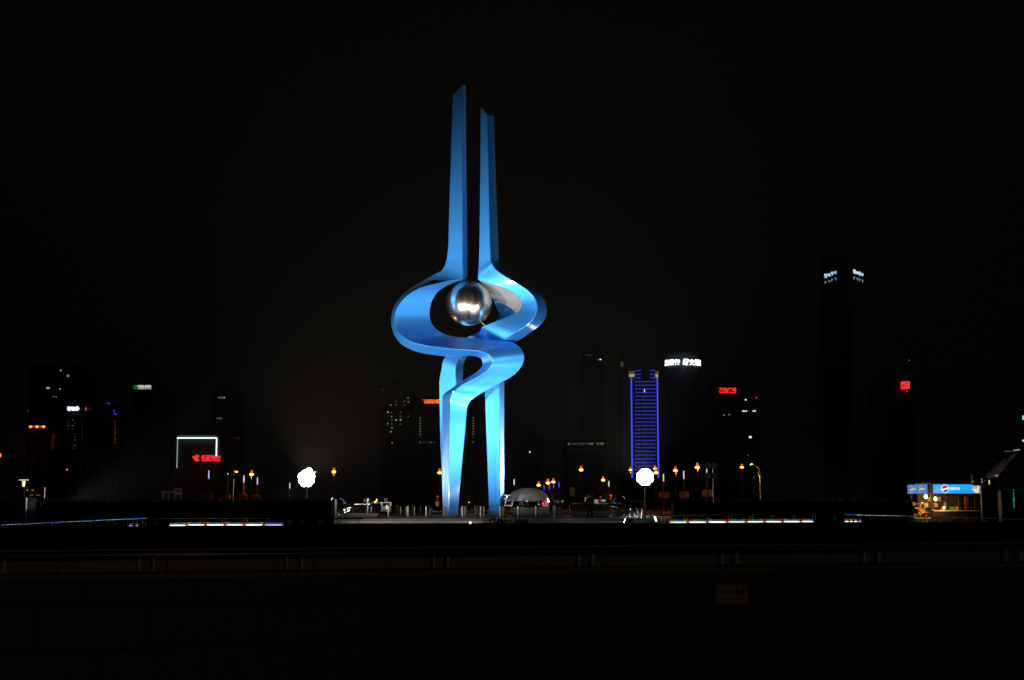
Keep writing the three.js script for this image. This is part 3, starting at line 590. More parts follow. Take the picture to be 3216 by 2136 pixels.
// ------------------------------------------------------------------ curved lamp on the right, disc lamp on the left
{
  const d = 140, p = at(2389, 1600, d).setY(0), t = thing('curved_street_lamp', 'curved arm street lamp with a green light, its mast lit warm', 'street lamp', p), q = (x, y) => at(x, y, d).sub(p);
  part('mast', cyl(0.075, 0.055, q(2389, 1490).y), std([0.6, 0.55, 0.45], 0.3, 0.8), t);
  part('collar', rbox(0.28, 0.5, 0.2, q(2385.5, 1487).x, q(2385.5, 1487).y, 0, 0.03), M.dull, t);
  part('arm', tube([q(2389, 1490), q(2386, 1477), q(2378, 1467), q(2362, 1456)], 0.05, 20), M.dull, t);
  const h = part('lamp_hood', lathe([[0.001, 0.12], [0.12, 0.1], [0.24, 0], [0.2, 0]], 14), M.dull, t, q(2361, 1456));
  part('lamp_glass', new THREE.SphereGeometry(0.1, 10, 8), glow([0.5, 1, 0.35], 2), h, V(0, -0.02, 0));
  part('lamp_bulb', new THREE.SphereGeometry(0.05, 8, 6), glow([0.8, 0.85, 1], 2), t, q(2357, 1460));
  const l = new THREE.PointLight(0xffc27a, 6); l.position.copy(p).add(V(-0.8, 3.6, 1.4)); l.castShadow = true; l.shadow.radius = 3; scene.add(l);
  const lamp = thing('added_mast_lamp', 'small warm lamp added to light the curved lamp mast', 'lamp', p.clone().add(V(-0.8, 0, 1.4)));  // lamp on a stake, added so that the mast looks lit
  part('lamp_bulb', new THREE.SphereGeometry(0.07, 10, 8), glow([1, 0.7, 0.35], 0.05), lamp, V(0, 3.6, 0)); part('stake', cyl(0.02, 0.015, 3.55), M.iron, lamp);
  const e = 75, pl = at(71, 1600, e).setY(-0.6), g = thing('disc_lamp', 'garden lamp with a flat disc hat glowing at the left edge', 'garden lamp', pl), y = (v) => at(71, v, e).y + 0.6, s = (v) => size(v, e);
  part('pole', cyl(0.06, 0.05, y(1530)), M.iron, g);
  part('lamp_cone', lathe([[s(2), y(1529)], [s(3.4), y(1528)], [s(4.4), y(1520)], [s(5.4), y(1511)]], 16), glow([1, 0.85, 0.45], 0.9), g);
  part('lamp_core', cyl(s(1.2), s(1.6), y(1512) - y(1527), s(2.6), y(1527), s(3)), glow([1, 0.85, 0.5], 4), g);
  part('lamp_disc', cyl(s(15), s(14), s(1.8), 0, y(1508.6), 0, 28), glow([1, 0.8, 0.42], 1.1), g);
  part('hat', lathe([[s(14.5), y(1506.5)], [s(13), y(1503)], [s(11), y(1501)], [0.001, y(1500)]], 28), M.dull, g);
  const gl = new THREE.PointLight(0xffd79a, 0.15); gl.position.copy(pl).add(V(0.1, y(1534), 0.5)); gl.castShadow = true; scene.add(gl);
}

// ------------------------------------------------------------------ left edge: vent tower, display board, phone booths, red lamp
{
  const d = 70, base = at(76, 1600, d).setY(-0.62), t = thing('vent_tower', 'dark ventilation tower with pale louvre slats at the left edge', 'vent tower', base), y = (v) => at(76, v, d).y + 0.62, s = (v) => size(v, d);
  part('shaft', [rbox(s(48), y(1563), 1.2, 0, y(1563) / 2, 0, 0.02)], M.stoneDark, t);
  part('side_fin', rbox(s(5), y(1563), 0.3, s(20), y(1563) / 2, 0.7, 0.02), M.dull, t);
  for (let i = 0; i < 10; i++) part('slat', new THREE.BoxGeometry(s(29), s(2.6), 0.05).rotateX(0.6).translate(s(-2.5), y(1569 + 4.8 * i), 0.64), M.white, t);
  const b = thing('display_board', 'grey glazed display board with tiny green and red reflections made to glow', 'display board', at(110, 1563, 74)), w = size(56, 74), h = size(31, 74);
  part('board', rbox(w, h, 0.12, 0, h / 2, 0, 0.02), std([0.22, 0.22, 0.22], 0.35), b);
  part('frame', [box(w + 0.06, 0.03, 0.16, 0, h + 0.015, 0), box(w + 0.06, 0.03, 0.16, 0, -0.015, 0), box(0.03, h, 0.16, -w / 2 - 0.015, h / 2, 0), box(0.03, h, 0.16, w / 2 + 0.015, h / 2, 0)], M.dull, b);
  part('leg', [cyl(0.05, 0.05, b.position.y + 0.62, -w * 0.3, -b.position.y - 0.62, 0), cyl(0.05, 0.05, b.position.y + 0.62, w * 0.3, -b.position.y - 0.62, 0)], M.iron, b);
  for (const [x, yy, c] of [[-0.42, 0.75, 0], [-0.13, 0.75, 0], [-0.24, 0.24, 1], [-0.14, 0.26, 1], [0.12, 0.25, 1], [0.25, 0.22, 1]]) part('glowing_reflection', box(c ? 0.03 : 0.1, 0.03, 0.02, x * w, yy * h, 0.075), c ? glow([1, 0.18, 0.05], 0.8) : glow([0.45, 0.55, 0.05], 0.7), b);  // lights mirrored in the glazing, put in as small glowing boxes
  for (const [x0, x1, y0, label] of [[510, 547, 1548, 'wide white framed telephone booth over the hedge'], [548.5, 567, 1539, 'narrow taller white framed booth with a header panel']]) {
    const e = 135, p = at((x0 + x1) / 2, 1600, e).setY(0), q = thing('phone_booth', label, 'booth', p), ww = size(x1 - x0, e), hh = at(x0, y0, e).y, n = x0 < 540 ? 3 : 2;
    for (let i = 0; i < n; i++) part('frame_post', box(0.12, hh, 0.12, (i / (n - 1) - 0.5) * ww, hh / 2, 0), M.white, q);
    part('frame_top', box(ww + 0.2, 0.13, 0.16, 0, hh + 0.065, 0), M.white, q);
    if (n === 2) part('header_panel', rbox(ww + 0.2, 0.3, 0.1, 0, hh - 0.32, 0.02, 0.01), M.white, q);
    part('glass', box(ww - 0.15, hh - 0.1, 0.03, 0, hh / 2, -0.03), M.glassDark, q);
  }
  const r = thing('red_lamp', 'glaring red lamp cut by the left edge', 'lamp', at(-3, 1430, 110)), rr = size(7, 110);
  part('lamp_bulb', new THREE.SphereGeometry(rr, 16, 12), glow([1, 0.06, 0.03], 3), r); part('pole', cyl(0.07, 0.05, r.position.y + 0.5, 0, -r.position.y - 0.62, -0.1), M.iron, r);
  const pl = new THREE.PointLight(0xff2a12, 20); pl.position.copy(r.position); pl.castShadow = true; pl.shadow.radius = 5; scene.add(pl);
}

// ------------------------------------------------------------------ hedges and the terrace rail with LED tubes
function hedge(label, a, b, h, w) {
  const dir = b.clone().sub(a), L = dir.length(), t = thing('hedge', label, 'hedge', a, -Math.atan2(dir.z, dir.x)), pos = [];
  for (let i = 0; i < L * 420; i++) {
    const x = rnd() * L, side = rnd(), y = side < 0.3 ? h + (rnd() - 0.6) * 0.14 : rnd() * h, z = side < 0.3 ? (rnd() - 0.5) * w : (w / 2) * (1 + (rnd() - 0.5) * 0.16), s = 0.035 + rnd() * 0.05, q = new THREE.Quaternion().setFromEuler(new THREE.Euler(rnd() * 6, rnd() * 6, rnd() * 6)), c = V(x, y, z);
    const p = [V(-s, 0, 0), V(0, s * 0.5, 0), V(s, 0, 0), V(0, -s * 0.5, 0)].map((v) => v.applyQuaternion(q).add(c));
    for (const k of [0, 1, 2, 0, 2, 3]) pos.push(...p[k].toArray());
  }
  const g = new THREE.BufferGeometry(); g.setAttribute('position', new THREE.Float32BufferAttribute(pos, 3)); g.computeVertexNormals();
  part('foliage', g, M.leaf, t); t.children[0].userData.kind = 'stuff';
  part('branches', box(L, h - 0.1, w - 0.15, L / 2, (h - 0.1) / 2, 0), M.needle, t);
}
{
  const y = at(500, 1571, 82).y;
  hedge('long clipped dark hedge across the left of the plaza', at(-60, 1600, 82).setY(-0.62), at(1045, 1600, 82).setY(-0.62), y + 0.62, 1.4);
  hedge('clipped dark hedge right of the right floodlight mast', at(2112, 1600, 82).setY(-0.62), at(2858, 1600, 82).setY(-0.62), y + 0.62, 1.4);
  hedge('low ragged dark shrubs on the edge below the sculpture', at(1515, 1636, 70).setY(-0.5), at(1660, 1640, 70).setY(-0.5), at(1580, 1634.5, 70).y + 0.5, 0.6);

  const railing = (label, a, b, n, mat, post) => {
    const t = thing('terrace_rail', label, 'railing', a.clone()), L = b.clone().sub(a);
    part('rail', rod(V(0, 0, 0), L, 0.03, 8), mat, t);
    for (let i = 0; i <= n; i++) { const p = L.clone().multiplyScalar((i + 0.3) / (n + 0.6)); part('rail_post', [cyl(0.018, 0.018, post, p.x - 0.06, p.y - post, p.z), cyl(0.018, 0.018, post, p.x + 0.06, p.y - post, p.z)], M.dull, t); }
  };
  railing('bright steel rail running towards the viewer on the far left', at(0, 1650, 39), at(460, 1628, 57), 11, M.chrome, 0.3);
  railing('bright steel rail running towards the viewer on the far right', at(3230, 1631.5, 52), at(2655, 1616.5, 70), 12, M.chrome, 0.3);
  railing('thin dark rail above the left LED tubes', at(470, 1629, 58.5), at(930, 1628, 60), 6, M.steel, 0.26);
  railing('thin steel rail above the right LED tubes', at(2062, 1619, 66), at(2640, 1614.5, 70), 8, M.steel, 0.3);
  railing('short dark rail between the LED runs', at(930, 1630, 62), at(1140, 1629, 63), 3, M.iron, 0.22);

  const wall = thing('terrace_wall', 'dark low stone wall carrying the LED tubes beyond the sunken yard', 'wall', V(0, 0, 0));
  for (const [x0, x1, y0, y1, d] of [[-40, 470, 1656, 1652, 56], [470, 930, 1651, 1651, 58.6], [930, 2062, 1645, 1643, 64], [2062, 2640, 1641, 1638.5, 66.6], [2640, 3260, 1639, 1640, 66]]) {
    const a = at(x0, y0, d), b = at(x1, y1, d), n = 8;
    for (let i = 0; i < n; i++) { const p = a.clone().lerp(b, (i + 0.5) / n), w = (b.x - a.x) / n; part('stone_block', rbox(w - 0.02, p.y + 0.62, 0.5, p.x, (p.y - 0.62) / 2 - 0.001, p.z - 0.25, 0.01), M.stoneDark, wall); }
  }
  const seg = [glow([0.9, 0.05, 0.05], 0.35), glow([0.05, 0.6, 0.08], 0.3), glow([0.06, 0.08, 0.9], 0.4), glow([0.6, 0.5, 0.05], 0.3), glow([0.2, 0.12, 0.6], 0.2)];
  const whites = [glow([1, 1, 0.97], 1.6), glow([1, 0.94, 0.8], 1.4), glow([0.75, 1, 0.8], 1.2), glow([0.55, 0.5, 1], 1.2)];
  const ledTube = (label, group, x0, x1, y, d, k, thick = 4) => {
    const a = at(x0 + 0.8, y, d), b = at(x1 - 0.8, y, d), t = thing('led_tube', label, 'LED tube', a, 0, group), L = b.x - a.x, s = (v) => size(v, d);
    const pts = []; for (let i = 0; i <= 12; i++) { const u = i / 12; pts.push([Math.max(0.002, s(thick / 2) * Math.sqrt(Math.max(0, 1 - Math.pow(2 * u - 1, 4)))), u * L]); }
    part('lamp_tube', lathe(pts, 10).rotateZ(-Math.PI / 2), whites[k % 10], t);
    const n = Math.max(1, Math.round(4 * L / s(60))), kinds = k === 3 ? [4, 4, 4, 4] : [[0, 1, 2, 3], [3, 2, 1, 0], [0, 3, 1, 2], [0, 1, 2, 0]][Math.floor(rnd() * 4)];
    for (let i = 0; i < n; i++) part('colour_light', rbox(L / n * 0.92, s(4), 0.06, L * (i + 0.5) / n, s(5.6), -0.03, 0.01), seg[kinds[i % 4]], t);
    part('mount', box(L, 0.02, 0.08, L / 2, s(8.2), -0.06), M.iron, t);
  };
  const za = (x) => x / 2.202;
  [[1168, 1290], [1291, 1420], [1422, 1555], [1557, 1688], [1690, 1822], [1824, 1960]].forEach(([a, b], i) => ledTube(i === 5 ? 'violet LED tube at the right end of the left run' : `${ORD[i]} LED tube from the left in the left run`, 'LED tubes of the left run', za(a), za(b), i ? 1648.7 : 1650, 58, i === 5 ? 3 : i % 2));
  [[2101, 2160], [2161, 2221], [2223, 2283], [2284, 2343], [2344, 2400], [2401, 2458], [2459, 2515], [2515.5, 2556]].forEach(([a, b], i) => ledTube(`${ORD[i]} LED tube from the left in the right run`, 'LED tubes of the right run', a, b, 1640.5 - i * 0.35, 66, [2, 1, 0, 2, 1, 1, 0, 1][i]));
  [[2652, 2667, 1], [2669, 2679, 0], [2681, 2694, 1], [2696, 2706, 3]].forEach(([a, b, k], i) => ledTube(`${ORD[i]} short LED piece right of the right run`, 'short LED pieces at the right', a, b, 1638, 65, k, 3));
  [[404, 418, 3], [424, 434, 0]].forEach(([a, b, k], i) => ledTube(`${['dim', 'dimmer'][i]} short LED piece left of the left run`, 'short LED pieces at the left', a, b, 1652, 57, k, 3));
}

// ------------------------------------------------------------------ the parapet, handrail and warning plate in the foreground
{
  const L0 = V(EYE.x - (1608 / FOCAL) * 17.3, 0, EYE.z - 17.3), R0 = V(EYE.x + (1608 / FOCAL) * 20.9, 0, EYE.z - 20.9), run = R0.clone().sub(L0), len = run.length(), turn = -Math.atan2(run.z, run.x);
  // distance along the wall of the photo column sx
  const along = (sx) => { const k = (sx - 1608) / FOCAL, ex = run.x / len, ez = run.z / len; return (EYE.x - L0.x + k * (EYE.z - L0.z)) / (ex + k * ez); };
  const wall = thing('parapet_wall', 'dark stone parapet of large slabs crossing the whole foreground', 'wall', L0, turn);
  const joints = [-3]; for (let sx = 195 - 346 * 2; joints.length < 14; sx += 346) joints.push(along(sx));
  const js = [...new Set(joints)].sort((a, b) => a - b);
  js.push(js[js.length - 1] + 2);
  for (let i = 0; i + 1 < js.length; i++) {
    const a = js[i] + 0.002, b = js[i + 1] - 0.002, w = b - a, x = (a + b) / 2, j = () => (rnd() - 0.5) * 0.008;
    const sl = new THREE.Shape([[-0.3, 0.62], [-0.3, 0.64], [-0.46, 0.882], [-0.85, 0.882], [-0.85, 0.62]].map(([z, y]) => new THREE.Vector2(z, y)));
    part('sloping_slab', new THREE.ExtrudeGeometry(sl, { depth: w, bevelEnabled: true, bevelSize: 0.004, bevelThickness: 0.004, bevelSegments: 1 }).rotateY(Math.PI / 2).scale(1, 1, -1).translate(a, 0, j()), [M.stone, M.stoneDark][i % 2 ? 0 : 0], wall);
    part('band_panel', rbox(w, 0.29, 0.3, x, 0.47, -0.47 + j(), 0.008), M.stonePale, wall);
    part('ledge_slab', rbox(w, 0.08, 0.6, x, 0.285, -0.27 + j(), 0.012), M.stone, wall);
    part('wall_panel', rbox(w, 0.27, 0.3, x + 0.35, 0.105, -0.17 + j(), 0.008), M.stoneDark, wall);
    part('wall_panel', rbox(w, 0.54, 0.3, x - 0.2, -0.31, -0.17 + j(), 0.008), M.stoneDark, wall);
    for (const [k, y] of [[0.5, -0.87], [0.1, -1.43], [0.45, -1.99], [0, -2.55], [0.3, -3.0]]) part('wall_panel', rbox(w, y < -2.9 ? 0.32 : 0.55, 0.3, x + k, y, -0.17 + j(), 0.008), M.stoneDark, wall);
  }
  part('core', box(len + 8, 4.1, 0.3, len / 2, -1.5, -0.66), M.stoneDark, wall);
  const rail = thing('handrail', 'dark tubular handrail on paired steel posts along the parapet', 'handrail', L0.clone(), turn);
  part('rail', new THREE.CylinderGeometry(0.05, 0.05, len + 6, 14).rotateZ(Math.PI / 2).translate(len / 2, 0.545, -0.08), std([0.16, 0.09, 0.07], 0.22, 0.5), rail);
  for (const D of [-10, 23, 331, 364, 670, 704, 1006, 1038, 1338, 1370, 1666, 1700, 1992, 2026, 2316, 2350]) {
    const x = along(D * 1.3621);
    const p = part('rail_post', cyl(0.016, 0.016, 0.19, x, 0.325, -0.08, 10), M.post, rail);
    part('flange', cyl(0.035, 0.03, 0.014, x, 0.326, -0.08, 12), M.dull, p);
  }
  const plate = thing('warning_plate', 'pale rectangular warning plate screwed to the dark foreground wall', 'sign', L0.clone(), turn);
  const x0 = along(2241), x1 = along(2339), y0 = 1.2 - (1887 - 1576) * 19.9 / FOCAL, y1 = 1.2 - (1829 - 1576) * 19.9 / FOCAL, w = x1 - x0, h = y1 - y0;
  const print = canvasTexture(512, 300, (c) => {
    c.fillStyle = '#b0a080'; c.fillRect(0, 0, 512, 300); c.strokeStyle = '#1b1712';
    [...'小心地滑'].forEach((ch, i) => inkGlyph(c, ch, 68 + i * 104, 68, 74, 88, 11));
    c.fillStyle = '#1b1712'; c.font = 'bold 34px sans-serif'; c.textAlign = 'center'; c.fillText('CAREFUL ROAD SLIPPERY', 260, 232, 410);
  });
  part('panel', new THREE.BoxGeometry(w, h, 0.012).translate(x0 + w / 2, y0 + h / 2, 0.0), [M.white, M.white, M.white, M.white, new THREE.MeshStandardMaterial({ map: print, roughness: 0.5 }), M.white], plate);
  for (const [u, v] of [[0.05, 0.1], [0.95, 0.1], [0.05, 0.9], [0.95, 0.9]]) part('screw', new THREE.CylinderGeometry(0.009, 0.009, 0.012, 8).rotateX(Math.PI / 2).translate(x0 + u * w, y0 + v * h, 0.012), M.screw, plate);
  // unseen lamps added behind the viewer to pick out the posts and slabs
  for (const [p, label, k] of [[V(10, -0.6, 134), 'unseen park lamp added behind the viewer on the right', 27], [V(-12, -0.6, 131), 'unseen park lamp added behind the viewer on the left', 14]]) {
    const t = thing('added_park_lamp', label, 'lamp', p, 0, 'unseen lamps added behind the viewer');
    part('pole', cyl(0.07, 0.05, 4.4), M.iron, t); part('lamp_globe', new THREE.SphereGeometry(0.2, 16, 12), glow([1, 0.75, 0.45], 3), t, V(0, 4.6, 0));
    const l = new THREE.PointLight(0xffe4c8, k); l.position.copy(p).add(V(0, 4.6, 0)); l.shadow.radius = 9; l.castShadow = true; scene.add(l);
  }
}

// ------------------------------------------------------------------ kiosk and things at the right edge
{
  const d = 84, C = at(2927, 1600, d), Rr = at(3077, 1600, d + 0.2), Ll = at(2863, 1600, d + 3.4);
  const k = thing('drinks_kiosk', 'lit drinks kiosk with a glowing blue sign band', 'kiosk', V(C.x, -0.62, C.z));
  const yy = (v) => at(2927, v, d).y + 0.62, top = yy(1521), signLow = yy(1550), sill = yy(1606);
  const front = Rr.clone().sub(C).setY(0), side = Ll.clone().sub(C).setY(0), fl = front.length(), sl = side.length(), fa = -Math.atan2(front.z, front.x), sa = -Math.atan2(side.z, side.x);
  const globe = (c, x, y, rx, ry) => {
    c.save(); c.translate(x, y); c.scale(rx, ry);
    c.fillStyle = '#e8f4fa'; c.beginPath(); c.arc(0, 0, 1, 0, 7); c.fill(); c.beginPath(); c.arc(0, 0, 0.84, 0, 7); c.clip();
    c.fillStyle = '#f4f6f4'; c.fillRect(-1, -1, 2, 2);
    c.fillStyle = '#b8202a'; c.beginPath(); c.moveTo(-1, -1); c.lineTo(1, -1); c.lineTo(1, -0.22); c.bezierCurveTo(0.4, -0.5, -0.2, 0.2, -1, 0); c.fill();
    c.fillStyle = '#1232a0'; c.beginPath(); c.moveTo(-1, 1); c.lineTo(1, 1); c.lineTo(1, 0.12); c.bezierCurveTo(0.4, -0.1, -0.2, 0.62, -1, 0.32); c.fill();
    c.restore();
  };
  const frontPrint = canvasTexture(1024, 196, (c) => {
    c.fillStyle = '#0c8fe0'; c.fillRect(0, 0, 1024, 196); c.fillStyle = '#12a2ee'; c.fillRect(60, 14, 900, 120);
    globe(c, 260, 98, 84, 88);
    c.strokeStyle = '#f0f4f0'; [...'百事可乐'].forEach((ch, i) => inkGlyph(c, ch, 362 + i * 58, 66, 46, 54, 8));
    const cols = ['#e8b83a', '#f0e8d8', '#d8402c', '#e0a030', '#c8d8e8', '#7a3a20'];
    for (let i = 0; i < 60; i++) { c.fillStyle = cols[Math.floor(rnd() * 6)]; c.beginPath(); c.ellipse(870 + rnd() * 130, 40 + rnd() * 130, 8 + rnd() * 10, 14 + rnd() * 16, rnd() * 3, 0, 7); c.fill(); }
  });
  const sidePrint = canvasTexture(512, 196, (c) => { c.fillStyle = '#0d86d6'; c.fillRect(0, 0, 512, 196); globe(c, 100, 98, 34, 84); globe(c, 335, 98, 34, 84); c.strokeStyle = '#dfeef4'; for (const x of [142, 376]) [...'百事可乐'].forEach((ch, i) => inkGlyph(c, ch, x + i * 19, 70, 15, 52, 5)); });
  const lit = (map, q) => new THREE.MeshStandardMaterial({ color: lin(0.05, 0.05, 0.05), roughness: 0.5, emissive: lin(1, 1, 1), emissiveMap: map, emissiveIntensity: q * 0.95 });
  const g = new THREE.Group(); g.name = 'kiosk_front'; g.rotation.y = fa; k.add(g);
  const h = new THREE.Group(); h.name = 'kiosk_side'; h.rotation.y = sa + Math.PI; k.add(h);   // +x of this wall runs towards the corner, +z looks out
  const signBox = (parent, x0, x1, z, print, q) => part('sign_band', new THREE.BoxGeometry(x1 - x0, top - signLow, 0.16).translate((x0 + x1) / 2, (top + signLow) / 2, z), [M.iron, M.iron, M.iron, M.iron, lit(print, q), M.iron], parent);
  signBox(g, 0.03, fl, 0.13, frontPrint, 1.25);
  signBox(h, -sl, -0.03, 0.13, sidePrint, 0.7);
  // walls with openings
  part('front_wall', [box(fl, 0.62, 0.08, fl / 2, 0.31, 0), box(fl, sill - 0.62, 0.1, fl / 2, (0.62 + sill) / 2, 0.001), box(0.16, signLow - sill, 0.1, fl * 0.33, (signLow + sill) / 2, 0), box(0.32, signLow - sill, 0.1, fl * 0.62, (signLow + sill) / 2, 0), box(0.3, signLow - sill, 0.1, fl - 0.15, (signLow + sill) / 2, 0), box(fl, 0.16, 0.09, fl / 2, signLow - 0.08, 0)], M.black, g);
  part('side_wall', [box(sl, 0.7, 0.08, -sl / 2, 0.35, 0), box(0.2, signLow - 0.7, 0.08, -sl + 0.1, (signLow + 0.7) / 2, 0), box(0.08, signLow - 0.7, 0.08, -0.04, (signLow + 0.7) / 2, 0)], M.black, h);
  part('counter', rbox(fl - 0.1, 0.05, 0.5, fl / 2, sill + 0.03, -0.1, 0.01), M.white, g);
  part('back_wall', [box(fl, top, 0.08, fl / 2, top / 2, -2.3)], std([0.08, 0.06, 0.04], 0.8), g);
  part('roof', rbox(fl + 0.2, 0.1, 2.7, fl / 2, top + 0.04, -1.1, 0.02), M.iron, g);
  for (const y of [1.15, 1.5, 1.85]) part('shelf', box(fl * 0.6, 0.03, 0.4, fl * 0.3, y, -2.05), M.stone, g);
  const paint = [[0.6, 0.05, 0.04], [0.7, 0.4, 0.05], [0.1, 0.35, 0.06], [0.65, 0.6, 0.5], [0.55, 0.12, 0.2], [0.5, 0.3, 0.1]].map((c) => std(c, 0.5));
  // goods: each a thing of its own
  const place = (parent, x, y, z) => { parent.updateWorldMatrix(true, false); return V(x, y, z).applyMatrix4(parent.matrixWorld); };
  const bottleG = lathe([[0.001, 0], [0.035, 0], [0.036, 0.14], [0.014, 0.2], [0.014, 0.24], [0.001, 0.24]], 10);
  const colours = ['red', 'orange', 'green', 'cream', 'pink', 'brown'];
  let n = 0;
  for (let i = 0; i < 9; i++) { const c = [2, 2, 2, 2, 2, 1, 3, 0, 2][i]; single('bottle', bottleG, paint[c], `${colours[c]} bottle, ${ORD[i]} from the left on the kiosk counter`, 'bottle', place(g, fl * (0.37 + 0.027 * i), sill + 0.056, 0.02), 'bottles on the kiosk counter'); }
  for (let i = 0; i < 8; i++) { const y = [1.165, 1.515, 1.865][i % 3], c = (i * 2 + 1) % 6; single('goods_box', rbox(0.22, 0.24, 0.2, 0, 0.12, 0, 0.01), paint[c], `${colours[c]} carton, ${ORD[i]} from the left on the kiosk shelves`, 'carton', place(g, 0.2 + i * 0.2, y + 0.001, -2.05), 'cartons on the kiosk shelves'); }
  const tower = thing('drink_display', 'tall pale green drink display on the kiosk counter', 'display', place(g, fl * 0.585, sill + 0.056, 0.02)); part('stem', cyl(0.03, 0.02, 0.4), paint[2], tower); part('top', cyl(0.06, 0.001, 0.12, 0, 0.4, 0), paint[2], tower);
  // open stall corner: stand with toys and papers
  const stall = thing('display_stand', 'bright cluttered display stand at the kiosk corner', 'display stand', place(h, -0.65, 0, 0.45));
  part('stand_post', cyl(0.05, 0.05, 1.75), std([0.6, 0.45, 0.2], 0.6), stall);
  for (let i = 0; i < 26; i++) part('toy', rbox(0.09 + rnd() * 0.1, 0.08 + rnd() * 0.12, 0.1, (rnd() - 0.5) * 0.75, 0.5 + rnd() * 1.25, (rnd() - 0.5) * 0.5, 0.03), paint[Math.floor(rnd() * 6)], stall);
  part('tray', rbox(1.0, 0.05, 0.6, 0.1, 0.85, 0.05, 0.01), paint[3], stall);
  const pst = thing('poster_board', 'yellow and red posters in the right window of the kiosk', 'poster', place(g, fl * 0.71, sill + 0.06, -0.35));
  part('poster', [box(0.24, 0.9, 0.02, 0, 0.5, 0)], std([0.75, 0.5, 0.12], 0.7), pst);
  for (const [x, y, c] of [[-0.06, 0.7, 0], [0.06, 0.25, 0], [-0.05, 0.18, 4]]) part('print_patch', box(0.1, 0.16, 0.01, x, y, 0.017), paint[c], pst);
  const coat = thing('hanging_coat', 'maroon coat hanging in the right window of the kiosk', 'coat', place(g, fl * 0.84, sill + 0.06, -0.5));
  part('cloth', lathe([[0.22, 0.05], [0.2, 0.4], [0.17, 0.7], [0.1, 0.84], [0.03, 0.88]], 12).scale(1, 1, 0.6), std([0.16, 0.02, 0.025], 0.9), coat); part('hanger', tube([V(-0.18, 0.82, 0), V(0, 0.92, 0), V(0.18, 0.82, 0)], 0.01, 8), M.chrome, coat);
  part('pocket_sheet', box(0.18, 0.22, 0.02, 0.14, 0.2, 0.16), paint[5], coat);
  const bulbMat = glow([1, 0.78, 0.4], 14);
  for (const [sx, sy, dd, power, r, label] of [[2908, 1560, 84.6, 7, 5, 'big glaring bare bulb under the kiosk corner'], [2938, 1567, 83.2, 5, 4.5, 'second glaring bare bulb right of the kiosk corner'], [2965, 1595, 83.4, 1.6, 3, 'low bare bulb on the kiosk counter']]) {
    const p = at(sx, sy, dd), t = thing('bare_bulb', label, 'bulb', p, 0, 'bare bulbs of the kiosk'), s = size(r, dd);
    part('lamp_bulb', new THREE.SphereGeometry(s, 14, 10).scale(1, 1.35, 1), bulbMat, t); part('socket', cyl(s * 0.5, s * 0.45, s * 1.2, 0, s * 1.25, 0), M.iron, t); part('cord', cyl(0.008, 0.008, 0.2, 0, s * 2.4, 0), M.iron, t);
    const l = new THREE.PointLight(0xffb860, power); l.position.copy(p); l.castShadow = true; l.shadow.radius = 4; scene.add(l);
  }
  // things right of the kiosk
  const e = 80, sb = thing('dark_signboard', 'dark signboard with glowing patches for reflected lamps above the kiosk’s right end', 'signboard', at(3080, 1525, e)), w = size(54, e), hh = size(31, e);
  part('board', rbox(w, hh, 0.2, 0, hh / 2, 0, 0.02), std([0.12, 0.11, 0.1], 0.4), sb);
  for (const [x, y, ww, q, m] of [[0.05, 0.35, 0.03, 0.12, 0.5], [0.03, 0.62, 0.05, 0.06, 0.4], [0.22, 0.5, 0.1, 0.03, 0.08], [0.47, 0.32, 0.05, 0.24, 0.9], [-0.47, 0.4, 0.03, 0.1, 0.3]]) part('glowing_glint', box(ww, q, 0.02, x * w, y * hh, 0.11), glow([1, 0.8, 0.5], m), sb);  // reflections of lamps put in as glowing patches
  part('leg', cyl(0.08, 0.08, sb.position.y + 0.62, w * 0.2, -sb.position.y - 0.62, 0), M.iron, sb);
  const cb = thing('drum_pillar', 'round grey clad pillar right of the kiosk', 'pillar', at(3106, 1600, e - 1).setY(-0.62)), rr = size(23, e), ph = at(3106, 1527, e).y + 0.62;
  for (let i = 0; i < 5; i++) part('cladding_panel', new THREE.CylinderGeometry(rr, rr, ph, 8, 1, true, i * 1.2566 + 0.02, 1.2166).translate(0, ph / 2, 0), std([0.07, 0.08, 0.075], 0.35, 0.7, { side: THREE.DoubleSide }), cb);
  part('cap', cyl(rr + 0.05, rr + 0.05, 0.06, 0, ph, 0, 30), M.dull, cb);
  const ar = thing('arched_hall', 'dark arched hall with a louvred curved roof at the right edge', 'hall', V(0, 0, 0)), q = (x, y, dd) => at(x, y, dd);
  const outer = [[3093, 1500], [3105, 1485], [3125, 1462], [3150, 1440], [3180, 1424], [3220, 1414], [3300, 1408]], inner = [[3140, 1500], [3147, 1487], [3160, 1470], [3175, 1450], [3195, 1432], [3220, 1420], [3300, 1412]];
  for (let i = 0; i < 26; i++) {
    const u = i / 26 * 5, a = Math.floor(u), f = u - a, lerp = (t) => [t[a][0] + (t[a + 1][0] - t[a][0]) * f, t[a][1] + (t[a + 1][1] - t[a][1]) * f], o = lerp(outer), n2 = lerp(inner);
    part('louvre', rod(q(...o, 76), q(...n2, 74), 0.022, 5), std([0.3, 0.24, 0.18], 0.6), ar);
  }
  part('roof_edge', tube(outer.map(([x, y]) => q(x, y, 76.1)), 0.06, 30), M.iron, ar); part('roof_edge', tube(inner.map(([x, y]) => q(x, y, 73.9)), 0.06, 30), M.iron, ar);
  { const a = q(3140, 1640, 76).setY(-0.62); part('wall', box(8, 2.4, 0.5, a.x + 4.2, 0.58, a.z - 0.45), M.black, ar); part('door_frame', [box(0.05, 1.7, 0.1, q(3172, 1600, 76).x, 0.25, a.z - 0.15), box(0.05, 1.7, 0.1, q(3214, 1600, 76).x, 0.25, a.z - 0.15)], M.dull, ar); }
  part('lit_slit', box(size(20, 78), size(3, 78), 0.05, ...q(3166, 1417.5, 78).toArray()), glow([0.5, 0.42, 0.36], 0.12), ar);
